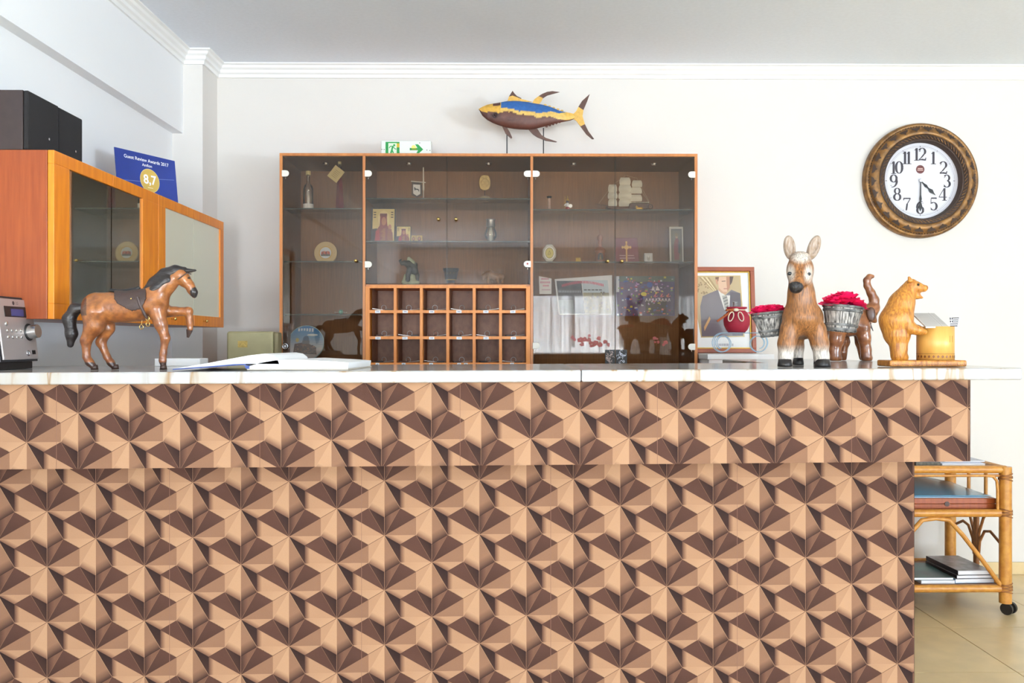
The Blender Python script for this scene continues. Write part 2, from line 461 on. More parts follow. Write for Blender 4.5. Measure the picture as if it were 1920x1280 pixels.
# windows with frames, panes and sheer curtains
mat('window_white', (240, 240, 240), rough=0.4)
def curtain_mat():
    m = bpy.data.materials.new('sheer'); m.use_nodes = True; nt = m.node_tree; N = nt.nodes; L = nt.links
    N.remove(N['Principled BSDF'])
    tr = N.new('ShaderNodeBsdfTransparent'); tr.inputs[0].default_value = (0.97, 0.98, 1, 1)
    tl = N.new('ShaderNodeBsdfTranslucent'); tl.inputs[0].default_value = (0.9, 0.92, 0.94, 1)
    df = N.new('ShaderNodeBsdfDiffuse'); df.inputs[0].default_value = (0.85, 0.86, 0.87, 1)
    a = N.new('ShaderNodeMixShader'); a.inputs[0].default_value = 0.35; L.new(tl.outputs[0], a.inputs[1]); L.new(df.outputs[0], a.inputs[2])
    b = N.new('ShaderNodeMixShader'); L.new(tr.outputs[0], b.inputs[1])
    tc = N.new('ShaderNodeTexCoord'); mp = N.new('ShaderNodeMapping'); mp.inputs['Scale'].default_value = (14, 14, 0.12); L.new(tc.outputs['Object'], mp.inputs['Vector'])
    nz = N.new('ShaderNodeTexNoise'); nz.inputs['Scale'].default_value = 1.0; nz.inputs['Detail'].default_value = 3; L.new(mp.outputs[0], nz.inputs['Vector'])
    mr = N.new('ShaderNodeMapRange'); mr.inputs['From Min'].default_value = 0.35; mr.inputs['From Max'].default_value = 0.65; mr.inputs['To Min'].default_value = 0.5; mr.inputs['To Max'].default_value = 0.92
    L.new(nz.outputs['Fac'], mr.inputs['Value']); L.new(mr.outputs['Result'], b.inputs[0]); L.new(a.outputs[0], b.inputs[2])
    L.new(b.outputs[0], N['Material Output'].inputs['Surface']); MATS['sheer'] = m
curtain_mat()
wn = 0; WROOT = []
def window(p0, p1, z0, z1, along):
    global wn
    wn += 1
    def B(m, a0, a1, d0, d1, c0, c1):
        if along == 'x': m.box(a0, a1, YF - d1, YF - d0, c0, c1)
        else: m.box(XR + d0, XR + d1, a0, a1, c0, c1)
        return m
    root = bpy.data.objects.new('window_%d' % wn, None); COL.objects.link(root); root['kind'] = 'structure'
    c = ((p0 + p1) / 2, YF - 0.07, z0) if along == 'x' else (XR + 0.07, (p0 + p1) / 2, z0)
    root.location = c; ORG[root] = Vector(c); WROOT.append(root)
    m = MB(); t = 0.05
    B(m, p0, p1, 0.05, 0.1, z0, z0 + t); B(m, p0, p1, 0.05, 0.1, z1 - t, z1)
    for a in (p0, (p0 + p1) / 2 - t / 2, p1 - t): B(m, a, a + t, 0.05, 0.1, z0 + t, z1 - t)
    m.build('window_frame', 'window_white', root)
    mid = (p0 + p1) / 2
    for a, b in ((p0 + t, mid - t / 2), (mid + t / 2, p1 - t)):
        B(MB(), a, b, 0.072, 0.078, z0 + t, z1 - t).build('pane', 'glass_clear', root)
for w in WINDOWS_FRONT: window(*w, 'x')
for w in WINDOWS_RIGHT: window(*w, 'y')
def curtain(p0, p1, z0, z1, along, label, wroot):
    n = 160; L_ = p1 - p0; rows = []
    zs = [z1, z1 - 0.05, (z0 + z1) / 2, z0]
    ph = random.random() * 6
    for z in zs:
        amp = 0.02 if z > z1 - 0.06 else 0.04
        row = []
        for i in range(n + 1):
            s = i / n
            d = 0.09 + amp * math.sin(s * L_ * 2 * math.pi / 0.13 + ph + 0.8 * math.sin(s * 17)) + 0.3 * amp * math.sin(s * 61 + z)
            a = p0 + s * L_
            row.append((a, YF + d, z) if along == 'x' else (XR - d, a, z))
        rows.append(row)
    m = MB(); k = n + 1
    m.add([v for r in rows for v in r], [(j * k + i, j * k + i + 1, (j + 1) * k + i + 1, (j + 1) * k + i) for j in range(len(zs) - 1) for i in range(n)], smooth=True)
    root = wroot if label is None else thing('curtain', label, 'curtain', rows[-1][n // 2], 'sheer curtains')
    m.build('drape' if label else 'curtain', 'sheer', root)
    r = MB()
    if along == 'x': r.cyl((p0 - 0.05, YF + 0.09, z1 + 0.015), (p1 + 0.05, YF + 0.09, z1 + 0.015), 0.012)
    else: r.cyl((XR - 0.09, p0 - 0.05, z1 + 0.015), (XR - 0.09, p1 + 0.05, z1 + 0.015), 0.012)
    r.build('curtain_rod', 'window_white', root)
cl = [None, 'white sheer curtain reflected left of the donkey in the cabinet glass', 'white sheer curtain reflected at the right edge of the cabinet glass']
for i, (x0, x1, z0, z1) in enumerate(WINDOWS_FRONT): curtain(x0 - 0.12, x1 + 0.12, 0.25, z1 + 0.1, 'x', cl[i], WROOT[i])
for i, (y0, y1, z0, z1) in enumerate(WINDOWS_RIGHT): curtain(y0 - 0.12, y1 + 0.12, 0.25, z1 + 0.1, 'y', None, WROOT[3 + i])

# ------------------------------------------------------------------ reception counter
CK = 0.0255; CZ = 0.0035                  # the counter runs slightly away from the wall line and rises a little
C_UP, C_SL, C_LO = 2.37, 2.35, 2.49
HT = 1.1235
def ctop(x): return HT + CZ * x
mat('wallpaper', (255, 255, 255), rough=0.7, spec=0.12, vcol=True, bump=0.18, bscale=700, var=0.05, vscale=900)
mat('counter_core', (120, 86, 70), rough=0.8)
LT = {'hl': (166, 130, 101), 'l': (154, 118, 91), 'm': (127, 94, 73), 'mb': (102, 72, 57), 'b': (78, 52, 43), 'd': (60, 40, 34), 'dd': (42, 28, 26)}
def clip_poly(pts, cols, x0, x1, z0, z1):
    P = [(*p, *c) for p, c in zip(pts, cols)]
    for ax, lim, sg in ((0, x0, 1), (0, x1, -1), (1, z0, 1), (1, z1, -1)):
        out = []
        for i in range(len(P)):
            a, b = P[i], P[(i + 1) % len(P)]
            da, db = sg * (a[ax] - lim), sg * (b[ax] - lim)
            if da >= 0: out.append(a)
            if (da >= 0) != (db >= 0):
                t = da / (da - db); out.append(tuple(a[q] + (b[q] - a[q]) * t for q in range(5)))
        P = out
        if len(P) < 3: return [], []
    return [p[:2] for p in P], [p[2:] for p in P]
LH = 0.153
def wallpaper(parent, c, s_anchor, z_anchor, s0, s1, z0, z1, strips):
    e = [(math.cos(math.radians(a)), math.sin(math.radians(a))) for a in range(0, 360, 30)]
    frac = {30: 2 / 3, 90: 1 / 3, 150: 2 / 3, 210: 1 / 3, 270: 2 / 3, 330: 1 / 3}
    def Pp(a): r = LH * frac[a % 360]; return (r * math.cos(math.radians(a)), r * math.sin(math.radians(a)))
    def Gp(a): r = LH * 0.57735; return (r * math.cos(math.radians(a)), r * math.sin(math.radians(a)))
    S = (0, 0); Lc = {k: lin(v) for k, v in LT.items()}
    fac = []
    def shade(tri, cols): fac.append((tri, [Lc[q] for q in cols]))
    def soft(tri, base, dark, edge, w=0.3):
        """triangle whose printed shade darkens towards the edge (i,j)"""
        i, j = edge; k = 3 - i - j
        A, B, Cc = tri[i], tri[j], tri[k]
        A2 = (A[0] + (Cc[0] - A[0]) * w, A[1] + (Cc[1] - A[1]) * w); B2 = (B[0] + (Cc[0] - B[0]) * w, B[1] + (Cc[1] - B[1]) * w)
        shade([A, B, B2, A2], [dark, dark, base, base]); shade([A2, B2, Cc], [base, base, base])
    shade([S, Pp(30), Gp(0)], ['m', 'm', 'm']); soft([S, Gp(0), Pp(330)], 'l', 'mb', (0, 2), 0.28)
    soft([S, Pp(90), Gp(60)], 'mb', 'd', (0, 1), 0.45); shade([S, Gp(60), Pp(30)], ['d', 'b', 'b'])
    shade([S, Gp(120), Pp(90)], ['d', 'd', 'dd']); shade([S, Gp(120), Pp(150)], ['b', 'b', 'b'])
    soft([S, Pp(150), Gp(180)], 'l', 'b', (1, 2), 0.16); shade([S, Gp(180), Pp(210)], ['hl', 'l', 'hl'])
    shade([S, Pp(210), Gp(240)], ['l', 'l', 'l']); soft([S, Gp(240), Pp(270)], 'hl', 'mb', (1, 2), 0.22)
    soft([S, Pp(270), Gp(300)], 'm', 'd', (1, 2), 0.3); shade([S, Gp(300), Pp(330)], ['dd', 'd', 'dd'])
    lines = []
    for a in (0, 60, 120, 180, 240, 300): lines.append((S, Gp(a), 'hl' if a in (0, 180, 300) else 'm' if a in (60, 120) else 'hl', 0.0007))
    lines += [(S, Pp(90), 'hl', 0.0006), (S, Pp(270), 'hl', 0.0009), (S, Pp(30), 'd', 0.0009), (S, Pp(150), 'd', 0.0007), (S, Pp(210), 'b', 0.0012), (Gp(180), Pp(210), 'hl', 0.0009),
              (Gp(0), Pp(330), 'd', 0.0009), (Gp(60), Pp(30), 'dd', 0.001), (Gp(300), Pp(270), 'dd', 0.0011)]
    per = LH * math.sqrt(3)
    for (a0, a1) in strips:
        mb = MB()
        for i in range(-24, 25):
            for j in range(-16, 17):
                cx = s_anchor + i * per / 2; cz = z_anchor + (j + (0.5 if i % 2 else 0)) * LH
                if cx + LH < a0 or cx - LH > a1 or cz + LH < z0 or cz - LH > z1: continue
                for lay, items in ((0, fac), (1, lines)):
                    for it in items:
                        if lay == 0: pts, cols = it
                        else:
                            p, q, cn, wd_ = it; dx, dz = q[0] - p[0], q[1] - p[1]; l = math.hypot(dx, dz); nx, nz = -dz / l * wd_ / 2, dx / l * wd_ / 2
                            pts = [(p[0] + nx, p[1] + nz), (q[0] + nx, q[1] + nz), (q[0] - nx, q[1] - nz), (p[0] - nx, p[1] - nz)]; cols = [Lc[cn]] * 4
                        P, Cc = clip_poly([(x + cx, z + cz) for x, z in pts], cols, a0, a1, z0, z1)
                        if len(P) < 3: continue
                        mb.add([(s, c + CK * s - 0.0006 - 0.0002 * lay, z + CZ * s) for s, z in P], [tuple(range(len(P)))], list(Cc))
        mb.build('wallpaper_strip', 'wallpaper', parent)
def csheet(m, s0, s1, c0, c1, z0, z1):
    vs = [(s, c + CK * s, z + CZ * s) for z in (z0, z1) for c in (c0, c1) for s in (s0, s1)]
    m.add(vs, [(0, 2, 3, 1), (4, 5, 7, 6), (0, 1, 5, 4), (2, 6, 7, 3), (0, 4, 6, 2), (1, 3, 7, 5)]); return m
cnt = thing('reception_counter', 'reception counter covered in brown printed geometric wallpaper with stepped front', 'counter', (0, 2.6, 0))
S0 = XL + 0.01
sU = ray_plane(1819, 790, C_UP, CK).x; sL = ray_plane(1714, 1000, C_LO, CK).x
zU0 = ray_plane(960, 871.8, C_UP, CK).z; zU1 = HT - 0.032
csheet(MB(), S0, sU, C_UP, C_UP + 0.56, zU0, zU1).build('upper_box', 'counter_core', cnt)
csheet(MB(), S0, sL, C_LO, C_LO + 0.36, 0.001, zU0).build('lower_base', 'counter_core', cnt)
per = LH * math.sqrt(3)
aU = ray_plane(994.7, 822.3, C_UP, CK); aL = ray_plane(270.7, 956.8, C_LO, CK)
def strips_for(first, s0, s1, w=2 * per, gap=0.0006):
    out = []; a = first
    while a > s0: a -= w
    while a < s1:
        lo, hi = max(a, s0), min(a + w, s1)
        if hi - lo > 0.004: out.append((lo + gap, hi - gap))
        a += w
    return out
wallpaper(cnt, C_UP, aU.x, aU.z - CZ * aU.x, S0, sU, zU0, zU1, strips_for(ray_plane(106, 800, C_UP, CK).x, S0, sU))
wallpaper(cnt, C_LO, aL.x, aL.z - CZ * aL.x, S0, sL, 0.02, zU0, strips_for(ray_plane(318, 1000, C_LO, CK).x, S0, sL))
# the paper turned round the two right-hand ends
mat('wallpaper_end', (98, 72, 66), rough=0.55, var=0.25, vscale=14)
m = MB(); vs = [(sU + 0.0004, C_UP + CK * sU + y, z + CZ * sU) for z in (zU0, zU1) for y in (-0.0008, 0.5)]
m.add(vs, [(0, 1, 3, 2)]); m.build('wallpaper_end', 'wallpaper_end', cnt)
m = MB(); vs = [(sL + 0.0004, C_LO + CK * sL + y, z + CZ * sL) for z in (0.01, zU0) for y in (-0.0008, 0.36)]
m.add(vs, [(0, 1, 3, 2)]); m.build('wallpaper_end', 'wallpaper_end', cnt)
# marble slabs
def marble():
    m = bpy.data.materials.new('marble'); m.use_nodes = True; nt = m.node_tree; N = nt.nodes; L = nt.links; b = N['Principled BSDF']
    tc = N.new('ShaderNodeTexCoord'); mp = N.new('ShaderNodeMapping'); mp.inputs['Scale'].default_value = (3.4, 0.5, 0.5); mp.inputs['Rotation'].default_value = (0, 0.25, 0.12)
    L.new(tc.outputs['Object'], mp.inputs['Vector'])
    nz = N.new('ShaderNodeTexNoise'); nz.inputs['Scale'].default_value = 2.6; nz.inputs['Detail'].default_value = 4; nz.inputs['Distortion'].default_value = 0.3
    L.new(mp.outputs[0], nz.inputs['Vector'])
    rp = N.new('ShaderNodeValToRGB'); cr = rp.color_ramp
    cr.elements[0].position = 0.0; cr.elements[0].color = rgba((168, 160, 148)); cr.elements[1].position = 1; cr.elements[1].color = rgba((178, 178, 178))
    for p, c in ((0.36, (178, 178, 179)), (0.385, (148, 120, 86)), (0.41, (174, 168, 158)), (0.52, (180, 181, 184)), (0.60, (168, 165, 160)), (0.63, (180, 181, 184)), (0.685, (158, 140, 114)), (0.70, (178, 178, 179))):
        e = cr.elements.new(p); e.color = rgba(c)
    L.new(nz.outputs['Fac'], rp.inputs['Fac']); L.new(rp.outputs['Color'], b.inputs['Base Color'])
    b.inputs['Roughness'].default_value = 0.12; b.inputs['Specular IOR Level'].default_value = 0.7
    MATS['marble'] = m
marble()
sJ = ray_plane(1090, 700, C_SL, CK).x; sE = ray_plane(1917, 700, C_SL, CK).x
BK = C_SL + 0.66
o = csheet(MB(), S0, sJ - 0.001, C_SL, BK, HT - 0.032, HT).build('marble_worktop', 'marble', None, bevel=0.004)
setp(o, 'long white veined marble worktop slab under the horse and open book', 'worktop')
m = MB(); sX = ray_plane(1428, 690, 2.95, CK).x
pts = [(sJ + 0.001, C_SL), (sE, C_SL), (sE, BK), (1.36, BK), (1.36, 3.62), (0.90, 3.62), (0.90, BK), (sJ + 0.001, BK)]
n = len(pts); vs = [(s, c + CK * s, z + CZ * s) for z in (HT - 0.032, HT) for s, c in pts]
m.add(vs, [tuple(range(n - 1, -1, -1)), tuple(range(n, 2 * n))] + [(i, (i + 1) % n, n + (i + 1) % n, n + i) for i in range(n)])
o = m.build('marble_worktop', 'marble', None, bevel=0.004)
setp(o, 'white marble worktop slab with rounded right end under the donkey and bear', 'worktop')
o = MB().box(0.96, 1.30, 3.15, 3.58, 0.0, HT - 0.032).build('worktop_support', 'counter_core', cnt)
# ------------------------------------------------------------------ wall cabinet on the left wall
XD = -1.341; Y0c, Y1c = 2.65, 4.25; Zb, Zt = 1.267, 1.771
wc = thing('wall_cabinet', 'orange wood wall cabinet with four glazed doors on the left wall', 'cabinet', (-1.48, 3.45, Zb))
XI = XD - 0.020
m = MB(); t = 0.018
m.box(XL + 0.002, XI, Y0c, Y0c + t, Zb, Zt); m.box(XL + 0.002, XI, Y1c - t, Y1c, Zb, Zt)
m.box(XL + 0.002, XI, Y0c + t, Y1c - t, Zt - t, Zt); m.box(XL + 0.002, XI, Y0c + t, Y1c - t, Zb, Zb + t)
m.box(XL + 0.002, XI, (Y0c + Y1c) / 2 - t / 2, (Y0c + Y1c) / 2 + t / 2, Zb + t, Zt - t); m.box(XL + 0.002, XL + 0.010, Y0c + t, Y1c - t, Zb + t, Zt - t)
m.build('carcass', 'wood_deep', wc, bevel=0.0015)
mat('wood_door', (232, 140, 30), rough=0.32, col2=(214, 118, 22), vscale=5, stretch=(14, 10, 1.2), detail=6)
mat('painted_mirror', (224, 222, 200), rough=0.22, coat=0.3)  # cream of the mirrored back wall painted onto the two right door panels
knob_y = [2.93, 3.20, 3.58, 3.96]
for i in range(4):
    a, b = Y0c + 0.4 * i + 0.0012, Y0c + 0.4 * (i + 1) - 0.0012
    gz0, gz1 = Zb + 0.047, Zt - 0.040; sw = (0.095, 0.150, 0.07, 0.05)[i]  # second stile widened to take in the mirrored orange side panel
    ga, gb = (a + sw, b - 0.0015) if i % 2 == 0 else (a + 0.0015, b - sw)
    m = MB(); x0, x1 = XI + 0.001, XD
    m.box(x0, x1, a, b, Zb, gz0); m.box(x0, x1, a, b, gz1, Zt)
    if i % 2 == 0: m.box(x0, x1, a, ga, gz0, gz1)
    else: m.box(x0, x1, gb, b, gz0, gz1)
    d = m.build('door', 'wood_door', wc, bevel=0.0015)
    MB().box(x0 + 0.006, x1 - 0.006, ga, gb, gz0, gz1).build('mirror_panel' if i < 2 else 'painted_mirror_panel', 'mirror' if i < 2 else 'painted_mirror', d)
    if i >= 0:
        k = MB(); yk = knob_y[i]; zk = Zb + 0.024
        k.cyl((x1, yk, zk), (x1 + 0.012, yk, zk), 0.003); k.sphere((x1 + 0.016, yk, zk), 0.0065)
        k.build('knob', 'brass', d)
# loudspeakers on top
for i, (a, b, xf, lab) in enumerate(((2.655, 2.838, -1.42, 'black loudspeaker nearest the camera on top of the wall cabinet'), (2.846, 3.006, -1.424, 'black loudspeaker standing beside the award plaque on the wall cabinet'))):
    sp = thing('loudspeaker', lab, 'speaker', ((xf - 0.08), (a + b) / 2, Zt), 'loudspeakers on the wall cabinet')
    MB().box(XL + 0.02, xf - 0.016, a, b, Zt + 0.001, Zt + 0.18).build('cabinet_box', 'black_wood', sp, bevel=0.002)
    MB().box(xf - 0.015, xf, a + 0.001, b - 0.001, Zt + 0.002, Zt + 0.179).build('grille', 'black_cloth', sp, bevel=0.004)
    MB().cyl((xf, (a + b) / 2 + 0.03, Zt + 0.06), (xf + 0.001, (a + b) / 2 + 0.03, Zt + 0.06), 0.004).build('badge', 'steel', sp)
# award plaque
A = Vector((-1.478, 3.405, Zt + 0.001)); B = Vector((-1.346, 3.670, Zt + 0.001))
ux = (B - A); wid = ux.length; ux.normalize(); uy = Vector((-0.10, 0.05, 1)).normalized()
nn = ux.cross(uy).normalized()
if nn.y > 0: nn = -nn
pq = thing('award_plaque', 'blue award plaque with golden score circle leaning on the wall cabinet', 'sign', tuple((A + B) / 2))
hgt = 0.176
m = MB(); m.obox(A - nn * 0.004, ux * wid, uy * hgt, nn * 0.004); m.build('board', mat('plaque_blue', (36, 58, 138), rough=0.28, var=0.1, vscale=9), pq)
pr = Print(A, ux, uy)
if pr.n.dot(nn) < 0: pr.n = nn
pr.line(0.02, 0.052, 0.13, 0.062, 0.0012, (150, 165, 220)); pr.line(0.19, 0.082, 0.285, 0.094, 0.0012, (150, 165, 220))
pr.ell(0.158, 0.070, 0.048, 0.048, (232, 214, 150), 32); pr.ell(0.158, 0.070, 0.0465, 0.0465, (206, 172, 84), 32)
pr.text('8,7', 0.158, 0.072, 0.052, (250, 250, 250), 0.02); pr.rect(0.145, 0.040, 0.171, 0.042, (245, 235, 210))
pr.text('Guest Review Awards 2017', 0.150, 0.150, 0.0195, (250, 250, 250), 0.01); pr.text('Amfion', 0.150, 0.130, 0.0165, (250, 250, 250), 0.01)
pr.build('lettering', 'print', pq)

# ------------------------------------------------------------------ display cabinet
YC = 4.17
def xc(px, Y=YC): return W(px, 0, Y).x
def zc(py, Y=YC): return W(960, py, Y).z
ZT = zc(287.5); BKY = YB - 0.004
XA, XBc, XCc, XDd = xc(524), xc(682.5), xc(997), xc(1308)
dc = thing('display_cabinet', 'tall orange wood display cabinet with bronze glass doors on the back wall', 'cabinet', ((XA + XDd) / 2, 4.36, 0))
TP = 0.0145
def panel(name, *b, mm='wood'): return MB().box(*b).build(name, mm, dc, bevel=0.001)
panel('top_panel', XA, XDd, YC, BKY, ZT - 0.013, ZT)
panel('side_panel', XA, XA + TP, YC, BKY, 0.0, ZT - 0.013); panel('side_panel', XDd - TP, XDd, YC, BKY, 0.0, ZT - 0.013)
for xv in (XBc, XCc): panel('divider', xv - 0.0065, xv + 0.0065, YC, BKY, 0.0, ZT - 0.013)
panel('back_panel', XA + TP, XDd - TP, BKY - 0.006, BKY, 0.0, ZT - 0.013, mm='wood_inner')
ZBOT = zc(700)
panel('bottom_panel', XA + TP, XBc - 0.0065, YC + 0.012, BKY - 0.006, ZBOT - 0.016, ZBOT, mm='wood_inner'); panel('bottom_panel', XCc + 0.0065, XDd - TP, YC + 0.012, BKY - 0.006, ZBOT - 0.016, ZBOT, mm='wood_inner')
ZMID = zc(533.5)
# lining of the bays (dark veneer on the inner faces)
for (a, b, z0) in ((XA + TP, XBc - 0.0065, ZBOT), (XBc + 0.0065, XCc - 0.0065, ZMID + 0.002), (XCc + 0.0065, XDd - TP, ZBOT)):
    m = MB(); m.box(a, a + 0.0012, YC + 0.014, BKY - 0.006, z0, ZT - 0.014); m.box(b - 0.0012, b, YC + 0.014, BKY - 0.006, z0, ZT - 0.014)
    m.box(a, b, YC + 0.014, BKY - 0.006, ZT - 0.0148, ZT - 0.0132); m.build('lining', 'wood_inner', dc)
def shelf(a, b, py):
    z = zc(py, 4.20); o = MB().box(a + 0.002, b - 0.002, 4.195, BKY - 0.008, z - 0.003, z + 0.003).build('glass_shelf', 'glass_clear', dc)
    MB().box(a + 0.002, b - 0.002, 4.193, 4.1948, z - 0.0032, z + 0.0032).build('shelf_edge', 'glass_edge', o)
    return z + 0.0035
bays = {'L': (XA + TP, XBc - 0.0065), 'M': (XBc + 0.0065, XCc - 0.0065), 'R': (XCc + 0.0065, XDd - TP)}
SH = {('L', 1): shelf(*bays['L'], 392), ('L', 2): shelf(*bays['L'], 491), ('L', 3): shelf(*bays['L'], 590),
      ('M', 1): shelf(*bays['M'], 373), ('M', 2): shelf(*bays['M'], 453), ('R', 1): shelf(*bays['R'], 393.5), ('R', 2): shelf(*bays['R'], 491.5)}
SH[('M', 3)] = ZMID + 0.0035; SH[('L', 0)] = ZBOT; SH[('R', 0)] = ZBOT
MB().box(*bays['M'], YC + 0.014, BKY - 0.006, ZMID - 0.006, ZMID + 0.002).build('middle_panel', 'wood', dc)
def door(a, b, z0, z1, hinges, knob, pads='white'):
    d = MB().box(a, b, YC + 0.002, YC + 0.007, z0, z1).build('glass_door', 'glass_bronze', dc)
    for q in (a - 0.0003, b - 0.0009): MB().box(q, q + 0.0012, YC + 0.0018, YC + 0.0072, z0, z1).build('glass_edge', 'glass_edge', d)
    for (px, py, side) in hinges:
        x = xc(px); z = zc(py); w = 0.034; h = 0.015; pts = []
        n = 10
        for i in range(n + 1):
            t_ = -math.pi / 2 + math.pi * i / n; pts.append((h * math.cos(t_) * 1.0, h * math.sin(t_)))
        poly = [(0, -h)] + [(w - h + q[0], q[1]) for q in pts] + [(0, h)]
        e = a if side < 0 else b
        sg = 1 if side < 0 else -1
        P3 = [(e + sg * (p[0] - 0.004), YC - 0.001, z + p[1]) for p in poly]
        MB().prism(P3, (0, -0.006, 0)).build('hinge', 'hinge_white', d, bevel=0.002)
        MB().cyl((e + sg * 0.010, YC + 0.012, z - 0.024), (e + sg * 0.010, YC + 0.012, z - 0.014), 0.003).build('hinge_pin', 'steel', d)
    if knob:
        x = xc(knob[0], YC - 0.01); z = zc(knob[1], YC - 0.01)
        MB().cyl((x, YC + 0.001, z), (x, YC - 0.008, z), 0.004).sphere((x, YC - 0.014, z), 0.0085).build('knob', 'brass', d)
    return d
ztop = ZT - 0.014
g = 0.0015
dL = door(bays['L'][0] + g, bays['L'][1] - g, ZBOT, ztop, [(534, 326, -1)], (667, 489))
rx, rz = xc(535), zc(649)
MB().torus((rx, YC - 0.004, rz), (0, 1, 0), 0.012, 0.003).cyl((rx, YC - 0.001, rz), (rx, YC - 0.006, rz), 0.006).build('lock', 'steel', dL)
mx_ = xc(838)
door(bays['M'][0] + g, mx_ - g, ZMID + 0.004, ztop, [(684, 326, -1), (684, 496, -1)], (822, 411))
dm = door(mx_ + g, bays['M'][1] - g, ZMID + 0.004, ztop, [(993, 326, 1), (993, 495, 1)], (855, 411))
MB().cyl((xc(989), YC - 0.0065, zc(494.5)), (xc(989), YC - 0.008, zc(494.5)), 0.0045).build('hinge_dot', mat('red_dot', (150, 40, 36), rough=0.5), dm)
mr_ = xc(1153.5)
d1 = door(bays['R'][0] + g, mr_ - g, ZBOT, ztop, [(1000, 326, -1), (1000, 648, -1)], (1139.5, 489.5))
d2 = door(mr_ + g, bays['R'][1] - g, ZBOT, ztop, [(1302, 327, 1), (1302, 650, 1)], (1166, 489.5))
# black ornament plates and red leaf transfers on the right doors
for dd, x0, x1, ct in ((d1, 1134.5, 1152.3, (205, 180, 170)), (d2, 1155, 1175.5, (225, 228, 240))):
    X0, X1, Z0, Z1 = xc(x0), xc(x1), zc(682), zc(655.5)
    o = MB().box(X0, X1, YC - 0.0025, YC - 0.0005, Z0, Z1).build('ornament_plate', 'black_plastic', dd)
    p = Print((X0, YC - 0.0026, Z0), (1, 0, 0), (0, 0, 1)); w, h = X1 - X0, Z1 - Z0
    if p.n.y > 0: p.n = -p.n
    for q in range(26):
        a = random.random() * 6.28; r = math.sqrt(random.random()); cx, cz = w / 2 + 0.38 * w * r * math.cos(a), h / 2 + 0.42 * h * r * math.sin(a)
        b = random.random() * 6.28
        p.path([(cx + 0.006 * math.cos(b + t_ * 1.6) * (1 - 0.1 * t_), cz + 0.006 * math.sin(b + t_ * 1.6)) for t_ in range(3)], 0.0014, ct)
    p.build('scrollwork', 'print', o)
def leaves(dd, spots, name='leaf_transfer'):
    for (px, py, s) in spots:
        m = MB(); x, z = xc(px), zc(py)
        for q in range(5):
            a = q * 1.2566 + random.random(); r = s * 0.0025 * 0.5
            c = (x + r * 0.8 * math.cos(a), z + r * 0.8 * math.sin(a))
            m.quad([(c[0] + r * 0.7 * math.cos(t_ * 0.785), YC - 0.0008 - 0.0001 * q, c[1] + r * 0.6 * math.sin(t_ * 0.785)) for t_ in range(8)])
        m.build(name, mat('leaf_red', (140, 52, 38), rough=0.5), dd)
leaves(d1, [(1073, 632, 5), (1077, 636, 5), (1088, 637, 8), (1096, 636, 7), (1105, 629, 4), (1104, 637, 6), (1091, 645, 6), (1110, 645, 9), (1117, 643, 8), (1123, 634, 6), (1125, 646, 7), (1135, 641, 6), (1141, 646, 5)])
leaves(d2, [(1227, 634, 5), (1232, 635, 3), (1228, 641, 3), (1234, 641, 4), (1248, 642, 6), (1244, 646, 4)])
# downlights in the cabinet ceiling
for (px, py) in ((611, 303), (767, 302), (916, 301), (1075, 302), (1226, 303)):
    x = W(px, py, 4.33).x
    MB().cyl((x, 4.33, ZT - 0.0149), (x, 4.33, ZT - 0.024), 0.016, 0.013).build('spotlight', 'steel', dc)

# ------------------------------------------------------------------ key rack
RX0, RX1 = bays['M'][0] + 0.001, bays['M'][1] - 0.001
RZ1, RZ0 = ZMID - 0.0075, zc(690)
kr = thing('key_rack', 'orange wood pigeonhole rack of eighteen key boxes below the middle glass doors', 'key rack', ((RX0 + RX1) / 2, 4.3, RZ0))
KY0, KY1 = YC - 0.004, 4.40
colx = [xc(p) for p in (692.5, 741, 790, 839.5, 889, 938.5, 988)]
rowz = [zc(p) for p in (537.5, 584, 633, 682.5)]
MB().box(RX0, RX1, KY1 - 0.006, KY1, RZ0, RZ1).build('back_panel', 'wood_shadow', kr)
th = 0.0085
MB().box(RX0, colx[0] + 0.002, KY0, KY1 - 0.006, RZ0, RZ1).build('side_board', 'wood_rack', kr); MB().box(colx[6] - 0.004, RX1, KY0, KY1 - 0.006, RZ0, RZ1).build('side_board', 'wood_rack', kr)
for i, z in enumerate(rowz):
    MB().box(colx[0] + 0.002, colx[6] - 0.004, KY0 + 0.0005, KY1 - 0.006, z - 0.0068, z + 0.0068).build('shelf_board', 'wood_rack', kr)
for c in colx[1:6]:
    for j in range(3): MB().box(c - 0.0068, c + 0.0068, KY0 + 0.001, KY1 - 0.006, rowz[j + 1] + 0.0068, rowz[j] - 0.0068).build('divider_board', 'wood_rack', kr)
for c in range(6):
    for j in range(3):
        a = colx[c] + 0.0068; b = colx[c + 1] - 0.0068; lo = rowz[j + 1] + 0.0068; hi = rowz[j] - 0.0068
        MB().box(a + 0.0003, a + 0.001, KY0 + 0.05, KY1 - 0.006, lo, hi).build('box_shade', 'wood_shadow', kr)  # darker sheet paints the shade deep on each left inner wall
labx = [[708.5, 760, 809.5, 860.5, 911, 961.5], [709, 759.5, 809.5, 861, 911.5, 962.5], [708, 757, 808.5, 861, 873.5, 960]]
laby = [584.2, 633.5, 682.5]
